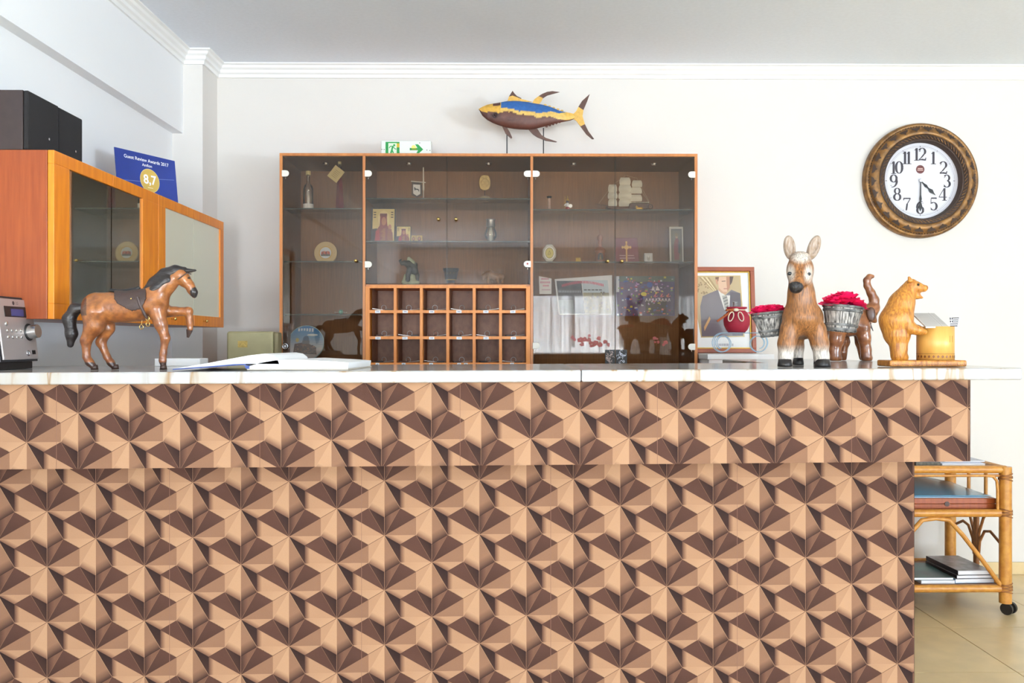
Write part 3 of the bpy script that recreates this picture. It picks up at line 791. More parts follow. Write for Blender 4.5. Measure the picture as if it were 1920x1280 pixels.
for j in range(3):
    for px in labx[j]:
        w = 0.0125 if j < 2 else 0.009; x = xc(px); z = zc(laby[j])
        o = MB().box(x - w, x + w, KY0 - 0.0012, KY0 - 0.0001, z - 0.0068, z + 0.0062).build('number_label', 'paper', kr)
        p = Print((x, KY0 - 0.0012, z), (1, 0, 0), (0, 0, 1)); p.n = Vector((0, -1, 0))
        for q in (-1, 0, 1) if j < 2 else (-0.5, 0.5): p.rect(q * 0.0045 - 0.0016, -0.0022, q * 0.0045 + 0.0016, 0.0026, (96, 104, 140)); p.rect(q * 0.0045 - 0.0006, -0.0008, q * 0.0045 + 0.0006, 0.0014, (235, 235, 240))
        p.build('number_print', 'print', o)
mat('key_steel', (176, 172, 166), rough=0.4, metal=0.75)
def make_key(kind):
    k = thing('room_key', 'key', 'key', (0, 0, 0))
    MB().torus((0.0, 0, 0.013), (0.2, 1, 0.1), 0.012, 0.0012, 20, 6).build('ring', 'key_steel', k)
    m = MB(); m.obox((0.004, -0.004, 0.001), (0.05, 0.004, 0.006), (-0.001, 0.007, 0), (0, 0, 0.002)); m.obox((0.040, -0.002, 0.006), (0.012, 0.001, 0.002), (0, 0.012, 0), (0, 0, 0.002)); m.build('blade', 'key_steel', k)
    m = MB(); m.obox((-0.04, -0.012, 0.0008), (0.036, 0.004, 0.0), (-0.003, 0.02, 0), (0, 0, 0.006)); m.build('fob', mat('fob_dark', (40, 26, 22), rough=0.5) if kind == 0 else mat('fob_brown', (70, 40, 28), rough=0.5), k)
    return k
k0, k1 = make_key(0), make_key(1)
rows_n = ['top', 'middle', 'bottom']; cols_n = ['first', 'second', 'third', 'fourth', 'fifth', 'sixth']
first = {0: True, 1: True}
for j in range(3):
    for c in range(6):
        kd = (c + j) % 2; x = (colx[c] + colx[c + 1]) / 2 + 0.003 * math.sin(c * 5 + j * 3); y = KY0 + 0.055 + 0.02 * math.sin(c * 3 + j)
        loc = (x, y, rowz[j + 1] + 0.0072); src = k0 if kd == 0 else k1
        rz_ = 0.3 * math.sin(c * 7.3 + j * 2.1) + (math.pi if (c * 2 + j) % 3 == 0 else 0)
        if first[kd]: o = src; o.location = loc; o.rotation_euler = (0, 0, rz_); first[kd] = False
        else: o = copy_tree(src, loc, rz_)
        o['label'] = 'room key with ring and dark fob in %s row, %s pigeonhole from the left' % (rows_n[j], cols_n[c]); o['category'] = 'key'; o['group'] = 'keys in the pigeonholes'

# ------------------------------------------------------------------ souvenirs behind the glass
YS = 4.30; PS = YS / F
def shelf_obj(name, label, cat, bay, px):
    z = SH[bay]; x = W(px, 0, YS).x
    return thing(name, label, cat, (x, YS, z)), x, z
mat('liquor_red', (110, 22, 36), rough=0.12); mat('cork', (212, 196, 140), rough=0.6)
glass('bottle_glass', (0.90, 0.92, 0.90), refl=0.08)
mat('ivory', (226, 220, 206), rough=0.5); mat('gold', (205, 165, 70), rough=0.3, metal=0.8); mat('terracotta', (150, 96, 66), rough=0.8, var=0.15, vscale=60)
mat('card_tan', (206, 186, 130), rough=0.7); mat('stone', (150, 130, 100), rough=0.8, var=0.25, vscale=80); mat('dark_bronze', (60, 66, 66), rough=0.5, var=0.3, vscale=70)
mat('pale_green', (176, 188, 160), rough=0.6, var=0.2, vscale=60); mat('black_glaze', (34, 36, 40), rough=0.3); mat('ochre', (206, 170, 96), rough=0.6, var=0.12, vscale=60)
mat('maroon', (106, 28, 36), rough=0.5); mat('sail', (214, 208, 192), rough=0.8); mat('hull', (84, 54, 36), rough=0.6, var=0.2, vscale=50); mat('rigging', (190, 172, 140), rough=0.8)
mat('turquoise', (96, 160, 140), rough=0.3); mat('silver', (190, 190, 190), rough=0.3, metal=0.9)
# clear bottle
t, x, z = shelf_obj('glass_bottle', 'clear round bottle with cream cap on top shelf of narrow bay', 'bottle', ('L', 1), 578)
MB().lathe([(0, 0), (0.023, 0), (0.0245, 0.004), (0.0245, 0.105), (0.020, 0.122), (0.008, 0.135), (0.0065, 0.150), (0.0065, 0.178)], (x, YS, z), n=24).build('body', 'bottle_glass', t)
MB().cyl((x, YS, z + 0.176), (x, YS, z + 0.194), 0.012).build('cap', 'cork', t)
MB().lathe([(0.0249, 0.008), (0.0249, 0.034)], (x, YS, z), n=24).build('bottle_label', 'paper', t)
# red bottle with tag
t, x, z = shelf_obj('liqueur_bottle', 'tall slim red liqueur bottle with tan paper tag', 'bottle', ('L', 1), 637)
m = MB(); prof = [(0.022, 0), (0.020, 0.012), (0.018, 0.06), (0.013, 0.14)]
m.lathe([(0, 0)] + [(r * 0.98, h) for r, h in prof] + [(0.007, 0.165), (0, 0.166)], (x, YS, z), n=4); m.smooth.clear(); m.build('body', 'liquor_red', t)
MB().lathe([(0.0075, 0.165), (0.0075, 0.235)], (x, YS, z), n=16).build('neck', 'bottle_glass', t)
MB().cyl((x, YS, z + 0.228), (x, YS, z + 0.247), 0.0085).build('cork', 'cork', t)
c = W(630, 326, YS - 0.03); a = math.radians(-38)
ex = Vector((math.cos(a), 0, math.sin(a))); ez = Vector((-math.sin(a), 0, math.cos(a)))
o = MB().obox(c - ex * 0.028 - ez * 0.033, ex * 0.056, ez * 0.066, (0, -0.001, 0)).build('tag', 'card_tan', t)
p = Print(c + Vector((0, -0.001, 0)), ex, ez); p.n = Vector((0, -1, 0))
for q in range(5): p.rect(-0.014, 0.014 - q * 0.008, 0.014, 0.0155 - q * 0.008, (120, 96, 60))
p.build('tag_print', 'print', o)
# wooden souvenir disc
def disc_plate(name, label, cat, bay, px, rpx, mat_, draw, lean=0.12, cut=0.0):
    t, x, z = shelf_obj(name, label, cat, bay, px); r = rpx * PS
    ez = Vector((0, math.sin(lean), math.cos(lean))); ny = Vector((0, -math.cos(lean), math.sin(lean)))
    c = Vector((x, YS, z)) + ez * r * (1 - cut)
    m = MB(); n = 40
    pts = [c + Vector((1, 0, 0)) * (r * math.cos(2 * math.pi * i / n)) + ez * (max(-(1 - cut), math.sin(2 * math.pi * i / n)) * r) for i in range(n)]
    m.prism(pts, -ny * 0.008); m.build('disc', mat_, t, bevel=0.002)
    p = Print(c, (1, 0, 0), ez); p.n = ny; draw(p, r); p.build('picture', 'print', t)
    return t
def d1f(p, r):
    p.ell(0, 0.0, r * 0.58, r * 0.58, (196, 158, 60), 32); p.ell(0, 0, r * 0.50, r * 0.50, (206, 214, 220), 32); p.rect(-r * 0.4, -r * 0.28, r * 0.4, -r * 0.1, (90, 90, 80))
    for q in range(7): p.ell(-r * 0.3 + q * r * 0.1, -r * 0.02 + 0.03 * r * (q % 3), r * 0.08, r * 0.14, [(170, 60, 50), (120, 50, 60), (200, 120, 90)][q % 3], 10)
disc_plate('souvenir_plate', 'tan wooden souvenir disc with small round painting on middle shelf', 'plate', ('L', 2), 610, 21.5, mat('wood_disc', (200, 176, 126), rough=0.6), d1f, cut=0.10)
def d2f(p, r):
    for q in range(14):
        zz = r * (0.95 - q * 0.135); hw = math.sqrt(max(0, 0.93 * r * r - zz * zz)); zz2 = zz - r * 0.135; hw2 = math.sqrt(max(0, 0.93 * r * r - zz2 * zz2))
        f = min(q / 9, 1); p.poly([(-hw, zz), (hw, zz), (hw2, zz2), (-hw2, zz2)], tuple(int(a + (b - a) * f) for a, b in zip((42, 118, 190), (206, 206, 214)))); p.k -= 0.35
    p.k += 1
    p.ell(r * 0.35, r * 0.45, r * 0.3, r * 0.06, (225, 235, 240), 14); p.text('KIEV', 0, r * 0.66, r * 0.28, (225, 235, 245)) if False else None
    for q in range(6): p.rect(-r * 0.45 + q * r * 0.15, r * 0.66 + 0.03 * r * math.sin(q), -r * 0.36 + q * r * 0.15, r * 0.82, (214, 226, 240))
    p.poly([(-r * 0.68, -r * 0.6), (-r * 0.62, -r * 0.05), (-r * 0.3, r * 0.0), (0.0, r * 0.05), (r * 0.3, -r * 0.12), (r * 0.55, -r * 0.25), (r * 0.62, -r * 0.65)], (84, 58, 48))
    p.ell(0, r * 0.2, r * 0.17, r * 0.2, (60, 90, 130), 16); p.rect(-r * 0.2, -r * 0.05, r * 0.2, r * 0.14, (90, 100, 120)); p.ell(-r * 0.48, r * 0.16, r * 0.09, r * 0.12, (190, 170, 70), 12)
    for q in range(60): p.rect(*(lambda a, b: (a, b, a + r * 0.09, b + r * 0.06))(r * random.uniform(-0.6, 0.5), r * random.uniform(-0.6, -0.12)), random.choice([(60, 40, 36), (120, 84, 66), (46, 34, 32), (150, 112, 88)]))
t = disc_plate('souvenir_plate', 'large round blue plate picturing a domed city behind the book', 'plate', ('L', 0), 572, 34, mat('plate_rim', (170, 205, 220), rough=0.2), d2f, lean=0.2)
z = zc(676, YS); t.location.z = z; 
MB().box(*bays['L'], YC + 0.05, BKY - 0.007, z - 0.012, z - 0.001).build('lower_shelf', 'wood_inner', dc)
t, x, z = shelf_obj('trinket', 'turquoise bead trinket with wire ends on lowest glass shelf', 'trinket', ('L', 3), 644)
m = MB().sphere((x, YS - 0.07, z + 0.011), 0.011); m.build('bead', 'turquoise', t); MB().cyl((x - 0.03, YS - 0.07, z + 0.009), (x + 0.03, YS - 0.07, z + 0.009), 0.0022).build('wire', 'steel', t)
# small desk banner
t, x, z = shelf_obj('table_banner', 'white table banner stand with a shield and running dog emblem', 'souvenir', ('M', 1), 785)
m = MB(); m.box(x - 0.034, x + 0.03, YS - 0.02, YS + 0.02, z, z + 0.013); m.build('base', 'ivory', t, bevel=0.001)
m = MB(); m.cyl((x + 0.0235, YS, z + 0.012), (x + 0.0235, YS, z + 0.055), 0.0022); m.cyl((x + 0.0235, YS, z + 0.055), (x + 0.0225, YS, z + 0.165), 0.0045, 0.0025); m.cyl((x + 0.034, YS, z + 0.092), (x - 0.037, YS, z + 0.098), 0.0024); m.build('mast', 'ivory', t)
P0 = [(-0.033, 0.094), (0.016, 0.090), (0.018, 0.028), (-0.008, 0.018), (-0.034, 0.03)]
MB().prism([(x + a, YS - 0.004, z + b) for a, b in P0], (0, -0.002, 0)).build('banner', mat('banner_brown', (84, 68, 62), rough=0.7), t)
p = Print((x, YS - 0.006, z), (1, 0, 0), (0, 0, 1)); p.n = Vector((0, -1, 0))
p.poly([(-0.026, 0.082), (0.008, 0.080), (0.009, 0.036), (-0.008, 0.026), (-0.026, 0.038)], (228, 228, 228))
for q in range(6): p.rect(-0.03 + q * 0.0075, 0.084, -0.026 + q * 0.0075, 0.089, (40, 34, 34))
p.poly([(-0.022, 0.066), (-0.018, 0.069), (-0.014, 0.062), (-0.002, 0.060), (0.004, 0.054), (0.002, 0.050), (-0.004, 0.055), (-0.014, 0.056), (-0.018, 0.05), (-0.02, 0.056)], (44, 42, 46)); p.line(-0.002, 0.056, 0.002, 0.046, 0.002, (44, 42, 46))
p.build('emblem', 'print', t)
# bronze medallion on stone
t, x, z = shelf_obj('medallion', 'oval bronze relief medallion on a rounded stone foot', 'souvenir', ('M', 1), 909)
MB().sphere((x + 0.001, YS, z + 0.012), 0.030, 1, 0.8, 0.55).build('stone_foot', 'stone', t); MB().cyl((x, YS, z + 0.02), (x, YS, z + 0.06), 0.0016).build('pin', 'black_plastic', t)
n = 30; m = MB(); m.prism([(x + 0.0275 * math.copysign(abs(math.cos(2 * math.pi * i / n)) ** 0.75, math.cos(2 * math.pi * i / n)), YS, z + 0.091 + 0.037 * math.copysign(abs(math.sin(2 * math.pi * i / n)) ** 0.8, math.sin(2 * math.pi * i / n))) for i in range(n)], (0, -0.008, 0)); m.build('disc', mat('old_bronze', (168, 142, 86), rough=0.45, metal=0.4, var=0.25, vscale=90, bump=0.5, bscale=120), t, bevel=0.002)
m = MB(); m.tube([(x + 0.018 * math.cos(a), YS - 0.0085, z + 0.088 + 0.022 * math.sin(a)) for a in np.linspace(0.1, 3.04, 12)], 0.0016, 6)
m.box(x - 0.006, x - 0.002, YS - 0.010, YS - 0.008, z + 0.082, z + 0.1).box(x + 0.002, x + 0.006, YS - 0.010, YS - 0.008, z + 0.084, z + 0.096).box(x - 0.015, x + 0.015, YS - 0.010, YS - 0.008, z + 0.072, z + 0.076); m.build('relief', 'old_bronze', t)
# icons
def icon(name, label, bay, px0, px1, pyt, drawfn, mcol='icon_wood', lean=0.16, dy=0.0):
    z = SH[bay]; x0, x1 = W(px0, 0, YS + dy).x, W(px1, 0, YS + dy).x; h = (W(px0, pyt, YS + dy).z - z) / math.cos(lean)
    t = thing(name, label, 'icon', ((x0 + x1) / 2, YS + dy, z)); ez = Vector((0, math.sin(lean), math.cos(lean))); ny = Vector((0, -math.cos(lean), math.sin(lean)))
    MB().obox(Vector((x0, YS + dy, z)), (x1 - x0, 0, 0), ez * h, -ny * 0.014).build('panel', mcol, t, bevel=0.001)
    p = Print((x0, YS + dy, z), (1, 0, 0), ez); p.n = ny; drawfn(p, x1 - x0, h); p.build('painting', 'print', t); return t
mat('icon_wood', (40, 26, 24), rough=0.5)
def madonna(p, w, h, rich=True):
    p.rect(0.06 * w, 0.02 * h, 0.97 * w, 0.97 * h, (222, 200, 128))
    p.poly([(0.06 * w, 0.02 * h), (0.06 * w, 0.4 * h), (0.25 * w, 0.42 * h), (0.25 * w, 0.02 * h)], (54, 34, 38))
    p.ell(0.52 * w, 0.70 * h, 0.24 * w, 0.22 * h, (236, 216, 150)); p.poly([(0.16 * w, 0.02 * h), (0.2 * w, 0.34 * h), (0.36 * w, 0.5 * h), (0.38 * w, 0.8 * h), (0.64 * w, 0.8 * h), (0.68 * w, 0.5 * h), (0.9 * w, 0.3 * h), (0.93 * w, 0.02 * h)], (140, 60, 58))
    p.poly([(0.16 * w, 0.02 * h), (0.2 * w, 0.34 * h), (0.34 * w, 0.4 * h), (0.4 * w, 0.02 * h)], (176, 52, 58)); p.rect(0.36 * w, 0.76 * h, 0.66 * w, 0.84 * h, (120, 62, 52))
    p.ell(0.53 * w, 0.62 * h, 0.10 * w, 0.12 * h, (190, 128, 92)); p.ell(0.78 * w, 0.46 * h, 0.07 * w, 0.07 * h, (186, 122, 88)); p.poly([(0.68 * w, 0.06 * h), (0.7 * w, 0.4 * h), (0.86 * w, 0.4 * h), (0.9 * w, 0.06 * h)], (150, 84, 52))
    for q in range(12): p.line(0.42 * w + 0.03 * w * (q % 4), 0.08 * h + 0.03 * h * q, 0.6 * w, 0.05 * h + 0.032 * h * q, 0.012 * w, (206, 160, 80))
    for sx_ in (0.1, 0.82): 
        for q in range(3): p.rect(sx_ * w, (0.72 + q * 0.07) * h, (sx_ + 0.1) * w, (0.745 + q * 0.07) * h, (60, 44, 40))
icon('saint_icon', 'larger dark-edged icon of a crowned mother and child on gold', ('M', 2), 695, 740, 388, madonna)
icon('saint_icon', 'small square icon of mother and child beside the larger icon', ('M', 2), 742, 770, 423, madonna)
def tiny(p, w, h): p.rect(0, 0, w, h, (206, 176, 96)); p.ell(0.5 * w, 0.55 * h, 0.3 * w, 0.3 * h, (110, 66, 50)); p.ell(0.5 * w, 0.58 * h, 0.15 * w, 0.18 * h, (190, 140, 100))
icon('saint_icon', 'tiny gold icon, left of the tiny pair', ('M', 2), 771, 779.5, 441, tiny, 'gold'); icon('saint_icon', 'tiny gold icon, right of the tiny pair', ('M', 2), 780.5, 791.5, 441, tiny, 'gold')
# glass hourglass lamp
t, x, z = shelf_obj('glass_vase', 'clear pear-shaped glass vase with silver collar on second shelf', 'vase', ('M', 2), 920)
MB().lathe([(0, 0.001), (0.012, 0.001), (0.010, 0.006), (0.028, 0.028), (0.031, 0.045), (0.022, 0.070), (0.017, 0.082)], (x, YS, z), n=24).build('body', 'bottle_glass', t)
MB().lathe([(0.018, 0.078), (0.022, 0.082), (0.020, 0.108), (0.024, 0.116), (0.018, 0.117)], (x, YS, z), n=24).build('collar', 'silver', t)
MB().lathe([(0, 0.008), (0.009, 0.016), (0.010, 0.05), (0.006, 0.078), (0, 0.079)], (x, YS, z), n=12).build('candle', 'ivory', t)
# elephant figurine on base
t, x, z = shelf_obj('elephant_figurine', 'small dark bronze elephant with raised trunk on pale rocky base', 'figurine', ('M', 3), 768)
Zp = zoomer(740, 470, 8.727, YS); s = Zp.s
def cp(*pts, k=None):
    out = []
    for (a, b) in zip(pts[:-1], pts[1:]):
        out.append(('cap', Zc(a[0], a[1], a[3] if len(a) > 3 else 0.0), Zc(b[0], b[1], b[3] if len(b) > 3 else 0.0), a[2] * sc_, b[2] * sc_) + ((k,) if k else ()))
    return out
Zc, sc_ = Zp, s
pr_ = cp((230, 220, 65), (300, 300, 75), (320, 340, 60)) + cp((160, 200, 45), (120, 210, 25), (85, 165, 14), (110, 140, 10)) + cp((245, 300, 45, -0.02), (215, 400, 36, -0.02), (215, 470, 40, -0.02)) + cp((340, 320, 45, 0.02), (370, 400, 30, 0.02), (365, 480, 34, 0.02)) + cp((240, 320, 40, 0.02), (260, 470, 30, 0.02)) + [('ell', Zc(350, 240, -0.015), (26 * s, 0.01, 50 * s), None)]
sdf_obj('body', 'dark_bronze', t, pr_, 0.0022, 0.006)
sdf_obj('howdah', 'pale_green', t, cp((235, 130, 32), (300, 190, 36)) + [('ell', Zc(225, 160), (22 * s,) * 3, None)], 0.0022, 0.004)
sdf_obj('rock_base', 'pale_green', t, cp((150, 515, 32), (380, 520, 30)) + cp((175, 400, 22), (160, 510, 40)) + cp((290, 420, 50), (290, 500, 60)) + [('cut', 2, -1, z)], 0.0025, 0.008)
# painted cup
t, x, z = shelf_obj('painted_cup', 'flared black and ochre painted Greek cup above the key rack', 'cup', ('M', 3), 845.5)
pf = [(0, 0.0), (0.015, 0.0), (0.017, 0.006), (0.015, 0.012), (0.018, 0.013), (0.019, 0.024), (0.022, 0.026), (0.031, 0.066), (0.036, 0.070), (0.0395, 0.083), (0.036, 0.083), (0.028, 0.03), (0, 0.028)]
cc = [(200, 150, 110), (200, 150, 110), (150, 100, 70), (36, 36, 42), (36, 36, 42), (36, 36, 42), (208, 172, 98), (36, 38, 44), (36, 38, 44), (36, 38, 44), (40, 36, 36), (40, 36, 36)]
MB().lathe(pf, (x, YS, z), n=28, cols=cc).build('bowl', 'painted', t)
m = MB()
for q in range(5): a = math.radians(-150 + q * 28); m.tube([(x + r * math.cos(a + w_), YS + r * math.sin(a + w_), z + h) for r, h, w_ in ((0.0235, 0.030, 0), (0.027, 0.042, 0.12), (0.030, 0.054, -0.05), (0.032, 0.062, 0.1))], 0.0016, 6)
m.build('figure_band', mat('figure_dark', (150, 110, 50), rough=0.6), t)
# animal figurine
t, x, z = shelf_obj('animal_figurine', 'brown glass ox figurine with lowered head above the key rack', 'figurine', ('M', 3), 922)
pr_ = cp((1560, 390, 75), (1640, 420, 62), (1740, 425, 60)) + cp((1520, 390, 55), (1460, 420, 38), (1450, 460, 26)) + cp((1450, 350, 8), (1490, 330, 14)) 
for lx, dy in ((1530, -0.012), (1590, 0.012), (1690, -0.012), (1760, 0.012)): pr_ += cp((lx, 450, 30, dy), (lx, 525, 20, dy))
sdf_obj('body', mat('amber', (140, 104, 74), rough=0.15, var=0.3, vscale=80), t, pr_, 0.0022, 0.006)
# column, soldier, ship on upper right shelf
t, x, z = shelf_obj('mini_column', 'miniature pink marble column with dark capital', 'souvenir', ('R', 1), 1030)
MB().lathe([(0, 0), (0.011, 0), (0.011, 0.008), (0.0065, 0.010), (0.006, 0.068), (0.0065, 0.069)], (x, YS, z), n=16).build('shaft', mat('pink_stone', (196, 164, 148), rough=0.5, var=0.15, vscale=90), t)
MB().lathe([(0.006, 0.068), (0.012, 0.072), (0.012, 0.078), (0, 0.078)], (x, YS, z), n=16).build('capital', 'black_plastic', t)
t, x, z = shelf_obj('soldier_figurine', 'tiny soldier figurine in white tunic and red skirt with shield', 'figurine', ('R', 1), 1064)
sdf_obj('body', 'painted', t, [('cap', (x - 0.005, YS, z + 0.003), (x - 0.004, YS, z + 0.02), 0.0035, 0.004), ('cap', (x + 0.006, YS, z + 0.003), (x + 0.005, YS, z + 0.02), 0.0035, 0.004), ('cap', (x, YS, z + 0.018), (x, YS, z + 0.024), 0.0115, 0.009), ('cap', (x, YS, z + 0.026), (x, YS, z + 0.038), 0.010, 0.009), ('cap', (x - 0.008, YS, z + 0.040), (x - 0.014, YS, z + 0.034), 0.004, 0.003), ('ell', (x, YS, z + 0.053), (0.0065, 0.0065, 0.008), None)], 0.0013, 0.002,
        lambda V: np.select([(V[:, 2] < z + 0.012)[:, None], (V[:, 2] < z + 0.026)[:, None], (V[:, 2] < z + 0.046)[:, None]], [np.array(lin((230, 226, 220))), np.array(lin((150, 34, 48))), np.array(lin((226, 226, 232)))], np.array(lin((90, 70, 64)))))
MB().cyl((x + 0.014, YS - 0.008, z + 0.03), (x + 0.014, YS - 0.010, z + 0.03), 0.009).build('shield', 'silver', t)
MB().lathe([(0.008, 0.056), (0.0075, 0.062), (0.003, 0.067), (0.0022, 0.08), (0, 0.081)], (x, YS, z), n=14).cyl((x - 0.012, YS, z + 0.02), (x - 0.012, YS, z + 0.078), 0.0008).build('helmet', 'gold', t)
t, x, z = shelf_obj('model_ship', 'model sailing ship with cream sails on top right shelf', 'model ship', ('R', 1), 1170)
Zc = zoomer(1010, 320, 7.113, YS); sc_ = Zc.s
hp = [(900, 470), (960, 480), (1200, 490), (1215, 430), (1480, 430), (1470, 505), (1400, 520), (1000, 521), (920, 500)]
hl = [Vector(Zc(a, min(b, 519), -0.022)) for a, b in hp]
MB().prism(hl, (0, 0.044, 0)).build('hull', 'hull', t, bevel=0.006)
m = MB()
for mx0, top in ((985, 190), (1165, 40), (1300, 85)): m.cyl(Zc(mx0, 490), Zc(mx0, top), 0.0018, 0.001, 8)
m.cyl(Zc(930, 470), Zc(750, 440), 0.0018, 0.001, 8)
m.build('masts', 'hull', t)
m = MB()
for a, b in (((985, 190), (800, 440)), ((1300, 85), (1480, 425)), ((1360, 260), (1470, 420)), ((985, 190), (1165, 60)), ((1165, 60), (1300, 100))): m.cyl(Zc(*a), Zc(*b), 0.0006, n=5)
m.build('rigging', 'rigging', t)
for cx, cz_, wx, hz in ((985, 235, 60, 50), (985, 330, 65, 45), (985, 425, 60, 48), (1150, 140, 75, 48), (1150, 235, 85, 48), (1150, 330, 90, 48), (1150, 425, 85, 52), (1310, 175, 70, 45), (1300, 265, 75, 42), (1300, 365, 78, 45)):
    mm_ = MB(); gx, gz = 6, 5; vs = []
    for i in range(gx + 1):
        for j in range(gz + 1):
            a, b = i / gx * 2 - 1, j / gz * 2 - 1; wv = wx * (1 - 0.16 * b * b + 0.08 * b)
            vs.append(Vector(Zc(cx + a * wv, cz_ + b * hz)) + Vector((0, -0.004 - 0.016 * (1 - a * a) * (1 - b * b), 0)))
    mm_.add(vs, [(i * (gz + 1) + j, (i + 1) * (gz + 1) + j, (i + 1) * (gz + 1) + j + 1, i * (gz + 1) + j + 1) for i in range(gx) for j in range(gz)], smooth=True)
    mm_.build('sail', 'sail', t)
MB().torus(Vector(Zc(1490, 478, -0.024)), (0, 1, 0), 0.010, 0.0025).cyl(Vector(Zc(1490, 478, -0.026)), Vector(Zc(1490, 478, -0.020)), 0.004).build('anchor_wheel', 'hull', t)
m = MB()
for q in range(12): a = Zc(1230 + q * 21, 428, -0.022); m.box(a[0], a[0] + 0.0035, a[1], a[1] + 0.044, a[2], a[2] + 0.005)
m.build('railing', 'sail', t)
t, x, z = shelf_obj('gold_figurine', 'small shiny golden animal figurine before the model ship', 'figurine', ('R', 1), 1195)
x_ = x; sdf_obj('body', 'gold', t, [('cap', (x - 0.010, YS - 0.06, z + 0.010), (x + 0.010, YS - 0.06, z + 0.010), 0.007, 0.008), ('ell', (x - 0.013, YS - 0.06, z + 0.018), (0.006, 0.005, 0.006), None), ('cap', (x - 0.010, YS - 0.06, z + 0.004), (x - 0.010, YS - 0.06, z + 0.008), 0.004, 0.004), ('cap', (x + 0.012, YS - 0.06, z + 0.004), (x + 0.012, YS - 0.06, z + 0.008), 0.004, 0.004)], 0.0014, 0.003)
# second shelf, right bay
t, x, z = shelf_obj('award_clock', 'octagonal crystal plaque with round gold emblem on second right shelf', 'plaque', ('R', 2), 1030)
n = 8; m = MB(); m.prism([(x + 0.036 * math.cos(math.pi / 8 + i * math.pi / 4), YS, z + 0.049 + 0.046 * math.sin(math.pi / 8 + i * math.pi / 4)) for i in range(n)], (0, -0.012, 0)); m.build('crystal', mat('crystal', (186, 182, 172), rough=0.1), t, bevel=0.004)
MB().box(x - 0.024, x + 0.024, YS - 0.024, YS + 0.01, z, z + 0.006).build('foot', 'glass_clear', t)
p = Print((x, YS - 0.012, z + 0.049), (1, 0, 0), (0, 0, 1)); p.n = Vector((0, -1, 0)); p.ell(0, 0, 0.0255, 0.0315, (232, 230, 222), 28); p.ell(0, 0, 0.0205, 0.026, (70, 76, 62), 28); p.ell(0, 0, 0.019, 0.024, (206, 192, 110), 28)
p.path([(-0.008, -0.01), (0.0, 0.012), (0.006, -0.004), (-0.004, -0.008)], 0.002, (130, 116, 50)); p.build('emblem', 'print', t)
t, x, z = shelf_obj('gold_card', 'little gold card standing beside the chapel model', 'card', ('R', 2), 1085)
MB().prism([(x - 0.013, YS, z), (x + 0.012, YS, z), (x + 0.009, YS + 0.006, z + 0.028), (x - 0.014, YS + 0.006, z + 0.028)], (0, -0.002, 0)).build('card', mat('gold_card', (196, 160, 70), rough=0.4, var=0.1, vscale=100), t)
t, x, z = shelf_obj('chapel_model', 'terracotta model of a domed chapel with tall tower and arched niche', 'model', ('R', 2), 1125)
MB().lathe([(0, 0), (0.020, 0.0), (0.022, 0.006), (0.016, 0.010), (0.0225, 0.012), (0.0235, 0.056), (0.028, 0.058), (0.026, 0.064), (0.022, 0.074), (0.010, 0.080)], (x, YS, z), n=24).build('tower', 'terracotta', t)
MB().lathe([(0.0105, 0.078), (0.009, 0.082), (0.009, 0.112), (0.0125, 0.114), (0.0125, 0.118), (0.014, 0.124), (0.012, 0.134), (0.005, 0.140), (0.0015, 0.143), (0.001, 0.165)], (x, YS, z), n=20).build('spire', 'terracotta', t)
pts = [(-0.013, 0.016), (0.013, 0.016), (0.013, 0.036)] + [(0.013 * math.cos(a), 0.036 + 0.014 * math.sin(a)) for a in np.linspace(0.3, 2.85, 9)] + [(-0.013, 0.036)]
MB().prism([(x + a, YS - 0.0245, z + b) for a, b in pts], (0, 0.004, 0)).build('niche', mat('niche_dark', (52, 38, 30), rough=0.8), t)
MB().lathe([(0.006, 0.016), (0.005, 0.026), (0.002, 0.034), (0.0028, 0.038), (0, 0.041)], (x - 0.001, YS - 0.026, z), n=10).build('bell', 'stone', t)
# red book with cross
z = SH[('R', 2)]; x0, x1 = W(1154.5, 0, YS + 0.02).x, W(1199, 0, YS + 0.02).x; zt = W(1170, 446, YS + 0.05).z
t = thing('prayer_book', 'maroon hardback book with golden cross on the cover', 'book', ((x0 + x1) / 2, YS + 0.02, z)); lean = 0.15; ez = Vector((0, math.sin(lean), math.cos(lean))); ny = Vector((0, -math.cos(lean), math.sin(lean)))
H_ = (zt - z); MB().prism([Vector((x0, YS + 0.02, z)), Vector((x1, YS + 0.02, z)), Vector((x1 - 0.008, YS + 0.02, z)) + ez * H_, Vector((x0 + 0.001, YS + 0.02, z)) + ez * H_], -ny * 0.012).build('cover', 'maroon', t)
p = Print(((x0 + x1) / 2 - 0.004, YS + 0.02, z), (1, 0, 0), ez); p.n = ny
p.rect(-0.0035, 0.003, 0.0035, 0.11, (206, 160, 90)); p.rect(-0.019, 0.078, 0.019, 0.088, (206, 160, 90)); p.ell(0, 0.083, 0.011, 0.011, (214, 172, 100)); p.ell(0, 0.108, 0.005, 0.006, (214, 172, 100)); p.ell(-0.02, 0.083, 0.004, 0.007, (214, 172, 100)); p.ell(0.02, 0.083, 0.004, 0.007, (214, 172, 100)); p.rect(-0.007, 0.001, 0.007, 0.006, (206, 160, 90))
for a, b, zz in ((-0.035, -0.006, 0.040), (0.006, 0.034, 0.040), (-0.034, -0.006, 0.027), (0.006, 0.038, 0.027)):
    q = a
    while q < b: p.rect(q, zz, q + 0.0028, zz + 0.0025, (226, 206, 206)); q += 0.0038
p.build('cover_print', 'print', t)
def relief(p, w, h): p.rect(0, 0, w, h, (170, 168, 166)); p.rect(0.12 * w, 0.1 * h, 0.88 * w, 0.9 * h, (186, 184, 182)); p.ell(0.5 * w, 0.5 * h, 0.18 * w, 0.26 * h, (150, 148, 146)); p.ell(0.5 * w, 0.66 * h, 0.1 * w, 0.1 * h, (200, 198, 196))
